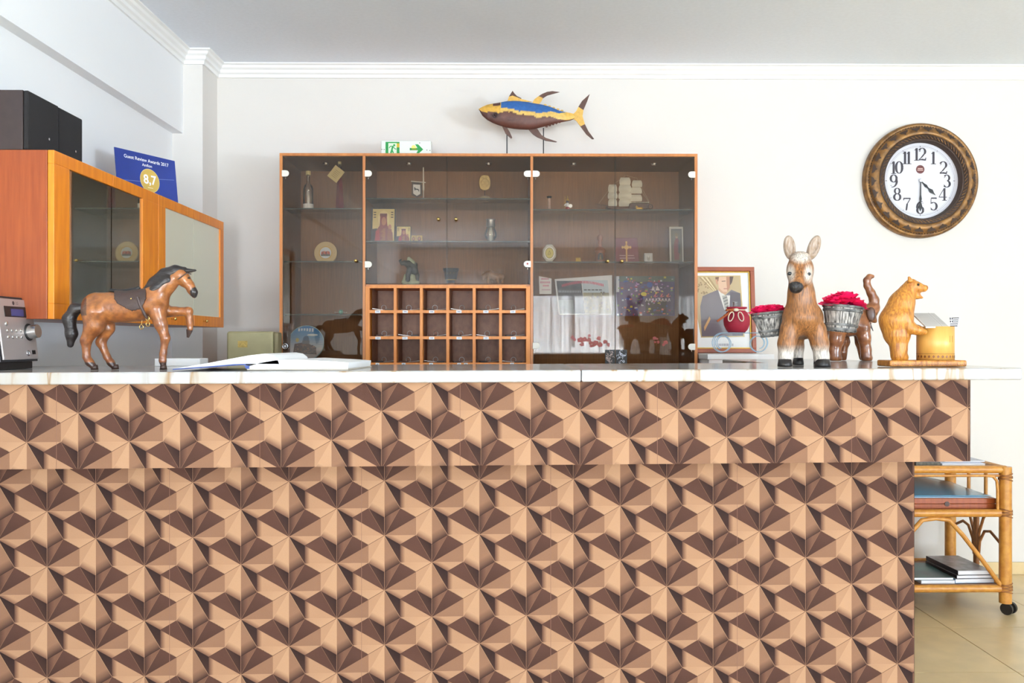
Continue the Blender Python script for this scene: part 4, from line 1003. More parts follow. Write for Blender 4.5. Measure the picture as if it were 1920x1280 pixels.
icon('saint_icon', 'small silver icon between the maroon book and the tall icon', ('R', 2), 1208.5, 1224, 474, relief, 'silver')
def tall(p, w, h):
    p.rect(0, 0, w, h, (196, 192, 182)); p.rect(0.12 * w, 0.05 * h, 0.9 * w, 0.94 * h, (84, 80, 72)); p.rect(0.2 * w, 0.08 * h, 0.82 * w, 0.9 * h, (104, 96, 82))
    p.poly([(0.34 * w, 0.1 * h), (0.3 * w, 0.5 * h), (0.42 * w, 0.68 * h), (0.62 * w, 0.68 * h), (0.72 * w, 0.5 * h), (0.68 * w, 0.1 * h)], (116, 40, 44)); p.ell(0.52 * w, 0.73 * h, 0.09 * w, 0.05 * h, (176, 136, 108)); p.ell(0.52 * w, 0.78 * h, 0.13 * w, 0.05 * h, (120, 100, 70)); p.poly([(0.62 * w, 0.3 * h), (0.66 * w, 0.66 * h), (0.78 * w, 0.5 * h), (0.76 * w, 0.25 * h)], (60, 60, 58))
icon('saint_icon', 'tall narrow silver-framed icon of a red-robed saint', ('R', 2), 1256, 1282, 424, tall, 'silver', lean=0.1)
# papers standing in the lower right bay
def sheet(name, label, pts, Yp, draw, cat='poster'):
    P = [W(a, b, Yp) for a, b in pts]; t = thing(name, label, cat, (P[0].x, Yp, min(q.z for q in P)))
    MB().prism(P, (0, 0.0008, 0)).build('sheet', 'paper', t)
    ux_ = (P[1] - P[0]); uy_ = (P[3] - P[0]); p = Print(P[0], ux_, uy_); p.n = Vector((0, -1, 0)); draw(p); p.build('artwork', 'print', t); return t
def note(p):
    for zz, a, b, hh in ((0.80, 0.2, 0.78, 0.09), (0.60, 0.1, 0.9, 0.10), (0.42, 0.3, 0.74, 0.09), (0.2, 0.2, 0.85, 0.07)):
        q = a
        while q < b: p.rect(q, zz, q + 0.075, zz + hh, (196, 70, 110) if zz > 0.3 else (200, 150, 170)); p.rect(q + 0.025, zz + 0.02, q + 0.05, zz + hh * 0.6, (238, 230, 236)); q += 0.105
sheet('notice_sheet', 'small white notice with red lettering in the lower right bay', [(1011.5, 551), (1034, 551), (1034, 522), (1010.5, 517.5)], 4.42, note, 'notice')
def pano(p):
    p.rect(0.03, 0.03, 0.49, 0.95, (74, 66, 72)); p.rect(0.03, 0.72, 0.49, 0.95, (44, 38, 46)); p.rect(0.50, 0.5, 0.98, 0.97, (196, 210, 222)); p.rect(0.50, 0.03, 0.98, 0.62, (150, 140, 104)); p.rect(0.03, 0.03, 0.3, 0.42, (140, 150, 150))
    for q in range(28): a = 0.12 + q * 0.028; zz = 0.78 + 0.10 * math.sin((q / 28) * 3.1) ; p.rect(a, zz, a + 0.018, zz + 0.07, (190, 60, 84)); 
    for q in range(14): p.rect(0.05 + q * 0.03, 0.62, 0.065 + q * 0.03, 0.68, (180, 190, 205))
    for q in range(40): a, b = random.uniform(0.5, 0.94), random.uniform(0.05, 0.6); p.rect(a, b, a + 0.03, b + 0.05, random.choice([(176, 166, 120), (120, 112, 80), (200, 190, 150), (110, 96, 84)]))
    for q in range(5): p.rect(0.52 + q * 0.07, 0.68, 0.575 + q * 0.07, 0.71, (50, 46, 50))
sheet('panorama_poster', 'white-edged panorama photo poster with arched red lettering', [(1047, 590), (1148, 590), (1147.5, 515.5), (1040, 523)], 4.46, pano)
def purple(p):
    p.rect(0.0, 0.0, 1, 1, (96, 76, 116)); p.rect(0, 0.86, 1, 1, (96, 104, 96)); p.rect(0.0, 0.6, 0.05, 1, (214, 214, 220)); p.rect(0.45, 0.45, 1, 0.86, (84, 62, 108)); p.rect(0.5, 0.05, 0.86, 0.4, (66, 52, 60))
    cs = [(170, 66, 84), (206, 206, 222), (70, 92, 176), (214, 200, 80), (176, 130, 196), (130, 160, 90), (220, 120, 110), (60, 50, 70)]
    for q in range(170):
        a, b = random.random() * 0.95, random.random() * 0.95; w_ = random.uniform(0.01, 0.05); h_ = random.uniform(0.015, 0.05); p.k = 3 + q * 0.02; p.rect(a, b, a + w_, b + h_, random.choice(cs))
    for q in range(8): p.path([(0.5 + q * 0.055, 0.36), (0.52 + q * 0.055, 0.44), (0.535 + q * 0.055, 0.37)], 0.012, (226, 216, 230))
    for q in range(3): p.path([(0.64 + q * 0.11, 0.48), (0.68 + q * 0.11, 0.56), (0.66 + q * 0.11, 0.47), (0.71 + q * 0.11, 0.5)], 0.014, (226, 120, 130))
    p.poly([(0.60, 0.64), (0.63, 0.76), (0.66, 0.64)], (226, 210, 226)); p.poly([(0.67, 0.64), (0.70, 0.77), (0.75, 0.64)], (226, 210, 226)); p.ell(0.47, 0.55, 0.05, 0.05, (220, 206, 70)); p.ell(0.57, 0.78, 0.05, 0.07, (70, 92, 176))
sheet('collage_poster', 'purple collage poster with colourful drawings in the lower right bay', [(1155.5, 592), (1265, 592), (1264, 519), (1155.5, 517.5)], 4.46, purple)
# ------------------------------------------------------------------ things on top of the display cabinet
# tuna sculpture
YFi = 4.34
Zc = zoomer(880, 150, 7.385, YFi); sc_ = Zc.s
fx = W(985, 287, YFi).x
fish = thing('fish_sculpture', 'painted wooden tuna sculpture on two rods on top of the cabinet', 'sculpture', (fx, YFi, ZT))
top = [(130, 400), (180, 370), (250, 340), (330, 325), (400, 315), (460, 302), (530, 290), (620, 286), (700, 290), (800, 303), (900, 320), (1000, 338), (1100, 362), (1180, 392), (1250, 425), (1330, 442), (1400, 455), (1460, 470)]
bot = [(130, 406), (180, 495), (250, 555), (330, 598), (400, 625), (460, 645), (530, 662), (620, 678), (700, 686), (800, 690), (900, 680), (1000, 655), (1100, 628), (1180, 605), (1250, 590), (1330, 575), (1400, 562), (1460, 535)]
xs = np.linspace(130, 1460, 180); tp = np.interp(xs, *zip(*top)); bo = np.interp(xs, *zip(*bot))
nA = 64; vs = []; cols = []
for i, xx in enumerate(xs):
    cz = (tp[i] + bo[i]) / 2; hz = (bo[i] - tp[i]) / 2; hw = hz * 0.5
    for k in range(nA):
        a = 2 * math.pi * k / nA; vs.append(Zc(xx, cz - hz * math.cos(a), hw * math.sin(a) * sc_))
def fcol(v):
    px, py = proj(np.array([v])); zx = (px[0] - 880) * 7.385; zy = (py[0] - 150) * 7.385
    t0, b0 = np.interp(zx, *zip(*top)), np.interp(zx, *zip(*bot)); f = (zy - t0) / max(b0 - t0, 1)
    wob = 0.022 * math.sin(zx * 0.021) + 0.014 * math.sin(zx * 0.047 + 1) + 0.008 * math.sin(zx * 0.083)
    if zx < 430:
        lim = 0.55 if zx < 250 else 0.42
        return (214, 166, 72) if f < lim + wob and not (f < 0.12 and 330 < zx) else (84, 52, 46)
    if zx > 1340: return (222, 176, 84) if f < 0.86 else (90, 54, 46)
    yl = np.interp(zx, [430, 700, 1000, 1250, 1340], [0.24, 0.33, 0.36, 0.2, 0.0]); br = np.interp(zx, [430, 560, 700, 900, 1100, 1250, 1340], [0.42, 0.40, 0.45, 0.52, 0.55, 0.7, 0.84])
    if f < yl + wob * 0.8 and zx > 440: return (46, 96, 160)
    if f < br + wob: return (218, 180, 96)
    return (94, 56, 46)
mb = MB(); n0 = len(vs); fs = []
cc = [lin(fcol(v)) for v in vs]
for i in range(len(xs) - 1):
    for k in range(nA):
        q = (i * nA + k, i * nA + (k + 1) % nA, (i + 1) * nA + (k + 1) % nA, (i + 1) * nA + k); mb_c = [cc[j] for j in q]
        fs.append((q, mb_c))
mb.v = [tuple(v) for v in vs]
for q, c_ in fs: mb.c[len(mb.f)] = c_; mb.smooth.add(len(mb.f)); mb.f.append(list(q))
mat('fish_paint', (255, 255, 255), rough=0.5, vcol=True, var=0.16, vscale=70, bump=0.35, bscale=110)
mb.build('body', 'fish_paint', fish)
def fin(name, parts, th=0.006, tip=False):
    m = MB()
    for pts, c_ in parts: m.prism([Vector(Zc(a, b, -th / 2)) for a, b in pts], (0, th, 0), c_)
    return m.build(name, 'fish_paint', fish)
YL, BR_ = (216, 170, 80), (84, 54, 42)
fin('dorsal_fin', [([(525, 296), (548, 230), (600, 215), (640, 230), (720, 262), (800, 282), (870, 300)], YL), ([(548, 230), (598, 148), (625, 185), (660, 222), (720, 250), (720, 262), (640, 230), (600, 215)], BR_)])
fin('second_dorsal_fin', [([(870, 318), (900, 265), (960, 222), (1020, 250), (1000, 290), (965, 330)], YL), ([(960, 222), (1010, 190), (1080, 162), (1150, 153), (1250, 166), (1160, 190), (1080, 212), (1020, 250)], BR_)])
fin('tail_fin', [([(1440, 470), (1480, 430), (1510, 370), (1580, 415), (1568, 500), (1600, 610), (1540, 640), (1480, 560), (1440, 540)], YL), ([(1510, 370), (1560, 290), (1668, 192), (1630, 300), (1580, 415)], BR_), ([(1540, 640), (1600, 610), (1650, 710), (1728, 815), (1700, 818), (1620, 750)], BR_)])
fin('pelvic_fin', [([(455, 640), (520, 655), (560, 720), (594, 795), (580, 810), (500, 740)], BR_)])
fin('anal_fin', [([(815, 680), (940, 672), (1000, 760), (1060, 800), (1215, 852), (1200, 860), (1060, 840), (940, 790), (880, 750)], BR_)])
m = MB(); m.prism([Vector(Zc(a, b, -0.034)) for a, b in [(515, 520), (560, 500), (700, 560), (540, 555)]], (0, 0.006, 0), (90, 56, 48)); m.build('pectoral_fin', 'fish_paint', fish)
m = MB(); m.torus(Vector(Zc(360, 485, -0.030)), (0, 1, 0.1), 0.011, 0.003); m.sphere(Vector(Zc(360, 485, -0.029)), 0.006); m.build('eye', mat('fish_eye', (64, 42, 40), rough=0.4), fish)
for q in range(7):
    a = Zc(1070 + q * 45, 640 - q * 14); MB().sphere(a, 0.0075 - 0.0005 * q, 1, 0.5, 0.8, 10, 6).build('finlet', mat('fish_brown', (92, 56, 46), rough=0.5), fish)
for q in range(5): a = Zc(1050 + q * 58, 345 + q * 20); MB().sphere(a, 0.007, 1.2, 0.5, 0.7, 10, 6).build('finlet', mat('fish_yellow', (216, 176, 92), rough=0.5), fish)
for px in (950.5, 1019): x = W(px, 0, YFi).x; MB().cyl((x, YFi, ZT + 0.008), (x, YFi, W(px, 240, YFi).z), 0.0028, n=10).build('rod', 'black_plastic', fish)
MB().box(W(935, 0, YFi).x, W(1034, 0, YFi).x, YFi - 0.04, YFi + 0.04, ZT + 0.0005, ZT + 0.008).build('base', 'black_wood', fish)
# exit light
YE = 4.24; x0, x1, z1 = W(714, 0, YE).x, W(808.5, 0, YE).x, W(760, 263, YE).z
ex_ = thing('exit_light', 'white emergency exit light box with green running man and arrow', 'exit sign', ((x0 + x1) / 2, YE, ZT))
mat('exit_diffuser', (226, 230, 224), rough=0.3)
MB().box(x0, x1, YE, YE + 0.05, ZT + 0.0005, z1).build('housing', 'exit_diffuser', ex_, bevel=0.005)
p = Print(W(714, 288, YE), (1, 0, 0), (0, 0, 1)); p.n = Vector((0, -1, 0)); u = YE / F
def ez_(zx, zy): return ((zx / 16 - 14) * u, (38 - zy / 16) * u)
GR = (10, 140, 62)
p.poly([ez_(365, 600), ez_(365, 255), ez_(785, 255), ez_(785, 600)], GR); p.poly([ez_(450, 600), ez_(450, 292), ez_(700, 292), ez_(700, 600)], (214, 236, 206))
p.ell(*ez_(625, 355), 34 * u / 16, 34 * u / 16, GR)
p.path([ez_(475, 440), ez_(510, 385), ez_(590, 385), ez_(640, 460), ez_(690, 470)], 24 * u / 16, GR); p.path([ez_(580, 390), ez_(560, 480), ez_(525, 590)], 50 * u / 16, GR); p.path([ez_(560, 490), ez_(600, 590)], 36 * u / 16, GR)
p.poly([ez_(700, 300), ez_(785, 300), ez_(785, 420), ez_(700, 420)], (196, 170, 30))  # yellow patch paints the lamp glow into the sign face
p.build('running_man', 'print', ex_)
p = Print(W(714, 288, YE), (1, 0, 0), (0, 0, 1)); p.n = Vector((0, -1, 0))
p.poly([ez_(1090, 505), ez_(1090, 435), ez_(1320, 435), ez_(1250, 325), ez_(1340, 325), ez_(1495, 480), ez_(1370, 590), ez_(1290, 590), ez_(1340, 505)], GR); p.ell(*ez_(1210, 420), 70 * u / 16, 70 * u / 16, (240, 226, 120)); p.poly([ez_(1150, 505), ez_(1150, 440), ez_(1300, 440), ez_(1300, 505)], (110, 150, 30))  # yellow disc and yellow-green bar paint the lamp glow into the arrow print
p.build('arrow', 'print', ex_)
for a in ((255, 480), (325, 485), (1390, 285), (1605, 500), (1695, 510)):
    q = ez_(*a); q = W(714, 288, YE) + Vector((q[0], 0, q[1])); MB().cyl(q, q + Vector((0, -0.0015, 0)), 14 * u / 16, n=10).build('screw', mat('screw_dark', (70, 60, 56), rough=0.4), ex_)

# ------------------------------------------------------------------ wall clock
ck = thing('wall_clock', 'round antique gold and brown wall clock reading half past four', 'clock', tuple(W(1722.5, 340, YB - 0.002)))
c = W(1722.5, 340, YB); c.y = YB - 0.002; Rk = 107.5 * YB / F
def ring(prof): return [(r * Rk, h) for r, h in prof]
mat('clock_gold', (150, 108, 56), rough=0.4, metal=0.45, col2=(92, 64, 38), vscale=30, bump=0.3, bscale=200); mat('clock_dark', (58, 40, 30), rough=0.6, var=0.2, vscale=60); mat('clock_face', (222, 222, 230), rough=0.5)
MB().lathe(ring([(1.0, 0), (1.0, 0.022), (0.985, 0.034), (0.945, 0.040), (0.935, 0.034), (0.925, 0.036), (0.915, 0.046), (0.79, 0.062), (0.775, 0.056)]), c, (0, -1, 0), 96).build('outer_frame', 'clock_gold', ck)
MB().lathe(ring([(0.775, 0.056), (0.765, 0.060), (0.700, 0.052), (0.690, 0.056), (0.675, 0.052), (0.66, 0.016)]), c, (0, -1, 0), 96).build('inner_frame', 'clock_dark', ck)
def kc(a, r, h): a = math.radians(a); return Vector((c.x + r * Rk * math.sin(a), c.y - h, c.z + r * Rk * math.cos(a)))
for q in range(26):
    a = q * 360 / 26 + 5; m = MB(); h = lambda r: 0.0465 + (0.915 - r) / 0.125 * 0.016 + 0.0008
    pts = [kc(a - 5.2, 0.908, h(0.908)), kc(a + 5.2, 0.908, h(0.908)), kc(a + 3.6, 0.868, h(0.868)), kc(a + 1.8, 0.862, h(0.862)), kc(a + 0.2, 0.826, h(0.826)), kc(a - 1.8, 0.862, h(0.862)), kc(a - 3.6, 0.868, h(0.868))]
    m.prism(pts, (0, -0.0015, 0)); m.build('ornament', 'clock_dark', ck)
m = MB()
for q in range(72): a = q * 5; m.tube([kc(a - 2.2, 0.752, 0.0595), kc(a, 0.728, 0.0585), kc(a + 2.2, 0.710, 0.0565)], 0.0022, 5)
o = m.build('beading', 'clock_gold', ck); o['kind'] = 'stuff'
m = MB()
for q in range(120): m.sphere(kc(q * 3, 0.932, 0.036), 0.0035, 1, 1, 1, 6, 4)
o = m.build('rim_beading', 'clock_dark', ck); o['kind'] = 'stuff'
MB().cyl(c + Vector((0, -0.012, 0)), c + Vector((0, -0.014, 0)), 0.67 * Rk, n=64, smooth=False).build('dial', 'clock_face', ck)
p = Print(c + Vector((0, -0.014, 0)), (1, 0, 0), (0, 0, 1)); p.n = Vector((0, -1, 0))
INK = (52, 46, 54)
def pk(a, r): a = math.radians(a); return (r * Rk * math.sin(a), r * Rk * math.cos(a))
p.path([pk(a, 0.605) for a in range(0, 361, 4)], 0.0012, (120, 112, 118)); p.path([pk(a, 0.585) for a in range(0, 361, 4)], 0.0009, (150, 144, 150))
for q in range(12): p.line(*pk(q * 30, 0.58), *pk(q * 30, 0.612), 0.0028 if q % 3 == 0 else 0.0016, INK)
def arcw(cx, cy_, rx, ry, a0, a1, thick, n=14):
    out = []
    for i in range(n + 1):
        a = math.radians(a0 + (a1 - a0) * i / n); out.append((cx + rx * math.cos(a), cy_ + ry * math.sin(a), 0.05 + thick * abs(math.cos(a)) ** 1.5))
    return out
GL = {'0': [arcw(0, 0.5, 0.24, 0.46, 0, 360, 0.14, 24)], '1': [[(0, 0, 0.17), (0, 0.97, 0.17)], [(-0.16, 0.8, 0.05), (0, 0.95, 0.06)], [(-0.2, 0.02, 0.05), (0.2, 0.02, 0.05)]],
      '2': [arcw(0, 0.7, 0.24, 0.26, 160, -40, 0.12), [(0.19, 0.54, 0.12), (-0.05, 0.25, 0.07), (-0.27, 0.06, 0.05)], [(-0.27, 0.06, 0.06), (0.0, 0.08, 0.14), (0.26, 0.05, 0.10), (0.29, 0.22, 0.04)], [(-0.2, 0.74, 0.13), (-0.19, 0.70, 0.13)]],
      '3': [arcw(0, 0.73, 0.2, 0.23, 150, -85, 0.11), arcw(0, 0.26, 0.24, 0.25, 85, -150, 0.13), [(-0.18, 0.78, 0.12), (-0.16, 0.75, 0.12)], [(-0.21, 0.16, 0.12), (-0.19, 0.19, 0.12)]],
      '4': [[(0.1, 0.0, 0.16), (0.1, 0.97, 0.16)], [(0.08, 0.97, 0.05), (-0.32, 0.3, 0.05)], [(-0.34, 0.27, 0.06), (0.3, 0.27, 0.06)], [(-0.08, 0.02, 0.05), (0.28, 0.02, 0.05)]],
      '5': [[(-0.18, 0.95, 0.09), (0.2, 0.95, 0.12), (0.24, 0.9, 0.05)], [(-0.18, 0.95, 0.05), (-0.2, 0.5, 0.05)], arcw(0, 0.32, 0.25, 0.3, 130, -140, 0.13), [(-0.2, 0.15, 0.12), (-0.18, 0.19, 0.12)]],
      '6': [arcw(0, 0.3, 0.23, 0.28, 0, 360, 0.13, 22), arcw(0.12, 0.52, 0.36, 0.45, 190, 80, 0.12), [(0.2, 0.82, 0.12), (0.2, 0.85, 0.12)]],
      '7': [[(-0.26, 0.78, 0.05), (-0.24, 0.93, 0.10), (0.28, 0.93, 0.10)], [(0.27, 0.92, 0.05), (0.02, 0.5, 0.09), (-0.05, 0.0, 0.17)]],
      '8': [arcw(0, 0.74, 0.19, 0.22, 0, 360, 0.11, 20), arcw(0, 0.27, 0.24, 0.26, 0, 360, 0.13, 22)],
      '9': [arcw(0, 0.68, 0.23, 0.28, 0, 360, 0.13, 22), arcw(-0.12, 0.46, 0.36, 0.45, 10, -100, 0.12), [(-0.2, 0.15, 0.12), (-0.2, 0.12, 0.12)]]}
def numeral(sx, x, y, H):
    wd_ = [0.3 if ch == '1' else 0.56 for ch in sx]; cur = x - sum(wd_) * H / 2
    for ch, w_ in zip(sx, wd_):
        ox = cur + w_ * H / 2; cur += w_ * H
        for st_ in GL[ch]:
            for (a, b) in zip(st_[:-1], st_[1:]): p.line(ox + a[0] * H, y + (a[1] - 0.5) * H, ox + b[0] * H, y + (b[1] - 0.5) * H, (a[2] + b[2]) / 2 * H, INK); p.k -= 0.33
            for a in st_[1:-1]: p.ell(ox + a[0] * H, y + (a[1] - 0.5) * H, a[2] * H / 2, a[2] * H / 2, INK, 8); p.k -= 0.34
for q in range(1, 13): numeral(str(q), *pk(q * 30, 0.465), 0.066)
p.ell(*pk(0, 0.20), 0.022, 0.022, (104, 52, 50), 24); p.rect(-0.013, 0.2 * Rk + 0.002, 0.013, 0.2 * Rk + 0.006, (220, 190, 180)); p.rect(-0.015, 0.2 * Rk - 0.006, 0.015, 0.2 * Rk - 0.002, (220, 190, 180))
p.build('numerals', 'print', ck)
hc = c + Vector((0, -0.020, 0))
def hand(name, a, segs, w0):
    m = MB(); d = Vector((math.sin(math.radians(a)), 0, math.cos(math.radians(a)))); s_ = Vector((d.z, 0, -d.x)); L = []; Rr = []
    for r, w in segs: L.append(hc + d * (r * Rk) - s_ * w); Rr.append(hc + d * (r * Rk) + s_ * w)
    m.prism(L + Rr[::-1], (0, w0, 0)); m.build(name, 'black_plastic', ck)
hand('hour_hand', 134, [(-0.02, 0.002), (0.08, 0.003), (0.13, 0.007), (0.17, 0.003), (0.2, 0.003), (0.26, 0.010), (0.32, 0.003), (0.36, 0.0008)], 0.002)
hand('minute_hand', 180.5, [(-0.03, 0.002), (0.25, 0.003), (0.32, 0.006), (0.37, 0.003), (0.45, 0.009), (0.53, 0.001)], -0.002)
MB().cyl(hc + Vector((0, 0.004, 0)), hc - Vector((0, 0.006, 0)), 0.008).build('hub', 'steel', ck)

# ------------------------------------------------------------------ carved wooden horse
YH = 2.52; hx = W(245, 0, YH).x; base_h = ctop(hx) + 0.0008
Zc = zoomer(0, 400, 3.7646, YH); sc_ = Zc.s
horse = thing('horse_figure', 'leather-covered brown horse figure with saddle and raised foreleg', 'figurine', (hx, YH, base_h))
N_, Fr_ = -0.022, 0.020
body = cp((690, 665, 108), (790, 665, 96), (900, 665, 90), (1000, 655, 92), (1085, 635, 100), k=0.02)
body += cp((1095, 590, 88), (1175, 500, 62), (1262, 440, 46), k=0.012)
body += cp((1280, 440, 50), (1335, 505, 33), (1368, 556, 29), k=0.006) + cp((1340, 545, 20), (1372, 582, 17), k=0.004)
body += [('ell', Zc(1300, 470, 0), (44 * sc_, 30 * sc_, 50 * sc_), None, 0.005)]
body += cp((670, 700, 92, N_), (665, 790, 66, N_), (608, 895, 36, N_), (610, 1010, 23, N_), (632, 1050, 25, N_), (655, 1075, 23, N_), k=0.008)
body += cp((740, 720, 80, Fr_), (755, 810, 50, Fr_), (712, 908, 32, Fr_), (755, 1010, 22, Fr_), (782, 1052, 23, Fr_), (800, 1076, 21, Fr_), k=0.008)
body += cp((1105, 680, 62, N_), (1135, 780, 43, N_), (1168, 880, 29, N_), (1152, 990, 21, N_), (1148, 1035, 22, N_), (1152, 1068, 20, N_), k=0.008)
body += cp((1150, 690, 50, Fr_), (1240, 692, 33, Fr_), (1330, 690, 30, Fr_), (1340, 770, 21, Fr_), (1342, 815, 20, Fr_), k=0.006)
body.append(('cut', 2, -1, base_h + 0.0004))
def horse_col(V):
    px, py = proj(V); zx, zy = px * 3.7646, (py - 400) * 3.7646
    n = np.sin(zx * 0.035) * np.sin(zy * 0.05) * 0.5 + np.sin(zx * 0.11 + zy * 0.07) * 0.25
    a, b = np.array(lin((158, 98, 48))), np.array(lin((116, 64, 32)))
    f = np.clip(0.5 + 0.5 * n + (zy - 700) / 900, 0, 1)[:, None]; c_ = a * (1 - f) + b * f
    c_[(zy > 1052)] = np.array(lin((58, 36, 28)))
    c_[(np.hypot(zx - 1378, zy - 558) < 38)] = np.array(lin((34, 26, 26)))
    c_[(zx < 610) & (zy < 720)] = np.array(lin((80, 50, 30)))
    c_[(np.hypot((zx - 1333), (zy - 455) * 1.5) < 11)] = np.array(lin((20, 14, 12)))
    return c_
mat('horse_hide', (255, 255, 255), rough=0.3, vcol=True, var=0.32, vscale=75, bump=0.6, bscale=110, coat=0.3)
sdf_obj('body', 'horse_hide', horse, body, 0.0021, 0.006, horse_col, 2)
mat('horse_hair', (34, 28, 27), rough=0.35, bump=0.8, bscale=60, stretch=(1, 1, 4)); mat('saddle_leather', (62, 46, 42), rough=0.45, bump=0.25, bscale=260)
sdf_obj('mane', 'horse_hair', horse, cp((1300, 400, 24), (1240, 408, 44), (1170, 440, 55), (1100, 500, 55), (1040, 560, 40), k=0.004) + cp((1180, 470, 42, -0.012), (1090, 540, 36, -0.018), k=0.004) + cp((1320, 405, 18, -0.004), (1382, 402, 7, -0.006), k=0.003), 0.002, 0.004)
sdf_obj('tail', 'horse_hair', horse, cp((600, 660, 26), (530, 675, 38), (488, 745, 42), (505, 850, 38), (497, 925, 22), k=0.01), 0.002, 0.004)
# hooves
for a, b, dy in ((668, 1086, N_), (814, 1086, Fr_), (1153, 1082, N_)):
    q = Vector(Zc(a, b, dy)); MB().lathe([(0, 0), (26 * sc_, 0), (20 * sc_, 34 * sc_), (0, 36 * sc_)], (q.x, q.y, base_h), sy=0.9, n=18).build('hoof', mat('hoof_brown', (54, 36, 30), rough=0.35), horse)
q = Vector(Zc(1338, 822, Fr_)); q2 = Vector(Zc(1326, 876, Fr_)); MB().cyl(q, q2, 23 * sc_, 8 * sc_, 16).build('hoof', 'hoof_brown', horse)
# saddle hugging the body
def saddle():
    V, Fc = sdf_mesh([tuple(list(p[:3]) + [p[3] + 0.0035, p[4] + 0.0035] + list(p[5:])) for p in body[:4]], 0.0022, 0.02)
    px, py = proj(V); zx, zy = px * 3.7646, (py - 400) * 3.7646
    def lower(z): return np.interp(z, [800, 830, 880, 930, 1000, 1035], [600, 640, 665, 690, 675, 600])
    keep = (zx > 806) & (zx < 1034) & (zy < lower(zx)) & (V[:, 1] < YH + 0.2)
    fk = keep[Fc].all(1); idx = np.unique(Fc[fk]); mp_ = np.full(len(V), -1); mp_[idx] = np.arange(len(idx))
    mb = MB(); mb.add(V[idx].tolist(), mp_[Fc[fk]].tolist(), smooth=True)
    o = mb.build('saddle', 'saddle_leather', horse); so = o.modifiers.new('thick', 'SOLIDIFY'); so.thickness = 0.003; so.offset = 1
    return o
sd = saddle()
MB().tube([Zc(778, 538), Zc(830, 556), Zc(900, 556), Zc(960, 545), Zc(985, 520)], [0.004, 0.008, 0.010, 0.010, 0.004], 12).build('saddle_seat', 'black_plastic', sd)
gy = -0.046
MB().tube([Zc(970, 590, gy), Zc(990, 650, gy), Zc(1020, 710, gy + 0.004), Zc(1036, 735, gy + 0.012)], 0.0045, 8).build('girth_strap', 'saddle_leather', sd)
MB().torus(Vector(Zc(1042, 740, gy + 0.010)), (0.2, 1, 0), 0.0055, 0.0014).build('buckle', 'brass', sd)
for a, b in ((998, 800), (1044, 780)): q = Vector(Zc(a, b, gy + 0.02)); MB().torus(q, (0.4, 1, 0), 0.0065, 0.0013).cyl(q + Vector((0, 0, 0.005)), Vector(Zc(a + 4, b - 45, gy + 0.018)), 0.0009, n=6).build('stirrup', 'brass', sd)
for a, b in ((925, 602), (935, 662)): MB().sphere(Zc(a, b, gy - 0.000), 0.0026, 1, 1, 1, 8, 6).build('rivet', 'brass', sd)
MB().tube([Zc(1255, 465, -0.030), Zc(1290, 440, -0.026), Zc(1320, 420, -0.022), Zc(1350, 428, -0.016)], 0.0018, 6).build('bridle', 'saddle_leather', horse)

# ------------------------------------------------------------------ ceramic donkey with baskets
YD = 2.56; dxc = W(1506, 0, YD).x; bh = ctop(dxc) + 0.0008
Zc = zoomer(1300, 430, 4.572, YD); sc_ = Zc.s
donk = thing('donkey_planter', 'brown ceramic donkey planter with two grey side baskets', 'figurine', (dxc, YD + 0.05, bh))
body = cp((930, 760, 150, 0.0), (935, 770, 165, 0.08), (935, 780, 160, 0.18), k=0.02)
body += cp((930, 740, 150, -0.015), (925, 560, 100, -0.02), (915, 400, 95, -0.03), k=0.02)
body += [('ell', Zc(915, 350, -0.045), (112 * sc_, 0.036, 135 * sc_), None, 0.01), ('ell', Zc(915, 250, -0.035), (88 * sc_, 0.026, 62 * sc_), None, 0.008)]
body += cp((905, 420, 80, -0.065), (880, 490, 58, -0.085), k=0.01)
body += cp((830, 860, 88, -0.015), (800, 980, 70, -0.02), (792, 1090, 56, -0.02), (785, 1130, 52, -0.02), k=0.012)
body += cp((1050, 860, 88, -0.015), (1085, 980, 70, -0.02), (1100, 1090, 58, -0.02), (1105, 1130, 55, -0.02), k=0.012)
body += cp((895, 900, 62, 0.16), (895, 1010, 52, 0.17), (897, 1100, 48, 0.17), k=0.01) + cp((1070, 900, 62, 0.16), (1075, 1010, 52, 0.17), (1075, 1100, 48, 0.17), k=0.01)
body.append(('cut', 2, -1, bh + 0.0004))
def donk_col(V):
    px, py = proj(V); zx, zy = (px - 1300) * 4.572, (py - 430) * 4.572; dy = V[:, 1] - YD
    br, wh, bk = np.array(lin((136, 88, 46))), np.array(lin((200, 190, 178))), np.array(lin((34, 30, 30)))
    n = 0.5 + 0.3 * np.sin(zx * 0.09) * np.sin(zy * 0.03) + 0.2 * np.sin(zx * 0.23 + zy * 0.05)
    c_ = br * (0.8 + 0.4 * n[:, None])
    def bl(mask): 
        m_ = np.clip(mask, 0, 1)[:, None]; return c_ * (1 - m_) + wh * m_
    front = dy < 0.02
    c_ = bl((zy - 985) / 70 * (zy > 900))
    c_ = bl(np.where(front, 1.6 - np.hypot((zx - 925) / 75, (zy - 235) / 42), 0)); c_ = bl(np.where(front, 1.5 - np.hypot((zx - 832) / 34, (zy - 375) / 62), 0)); c_ = bl(np.where(front, 1.5 - np.hypot((zx - 990) / 34, (zy - 385) / 66), 0))
    m_ = front & (np.hypot((zx - 878) / 70, (zy - 498) / 52) < 1) & (dy < -0.06); c_[m_] = bk
    return c_
mat('donkey_glaze', (255, 255, 255), rough=0.36, vcol=True, var=0.55, vscale=170, bump=1.0, bscale=170, stretch=(1.6, 1.6, 0.3))
sdf_obj('body', 'donkey_glaze', donk, body, 0.0026, 0.008, donk_col, 1)
for a, b, dy in ((826, 378, -0.068), (988, 382, -0.0785)): MB().sphere(Zc(a, b, dy), 0.0062, 1.1, 0.7, 0.8, 14, 10).build('eye', 'black_glaze', donk)
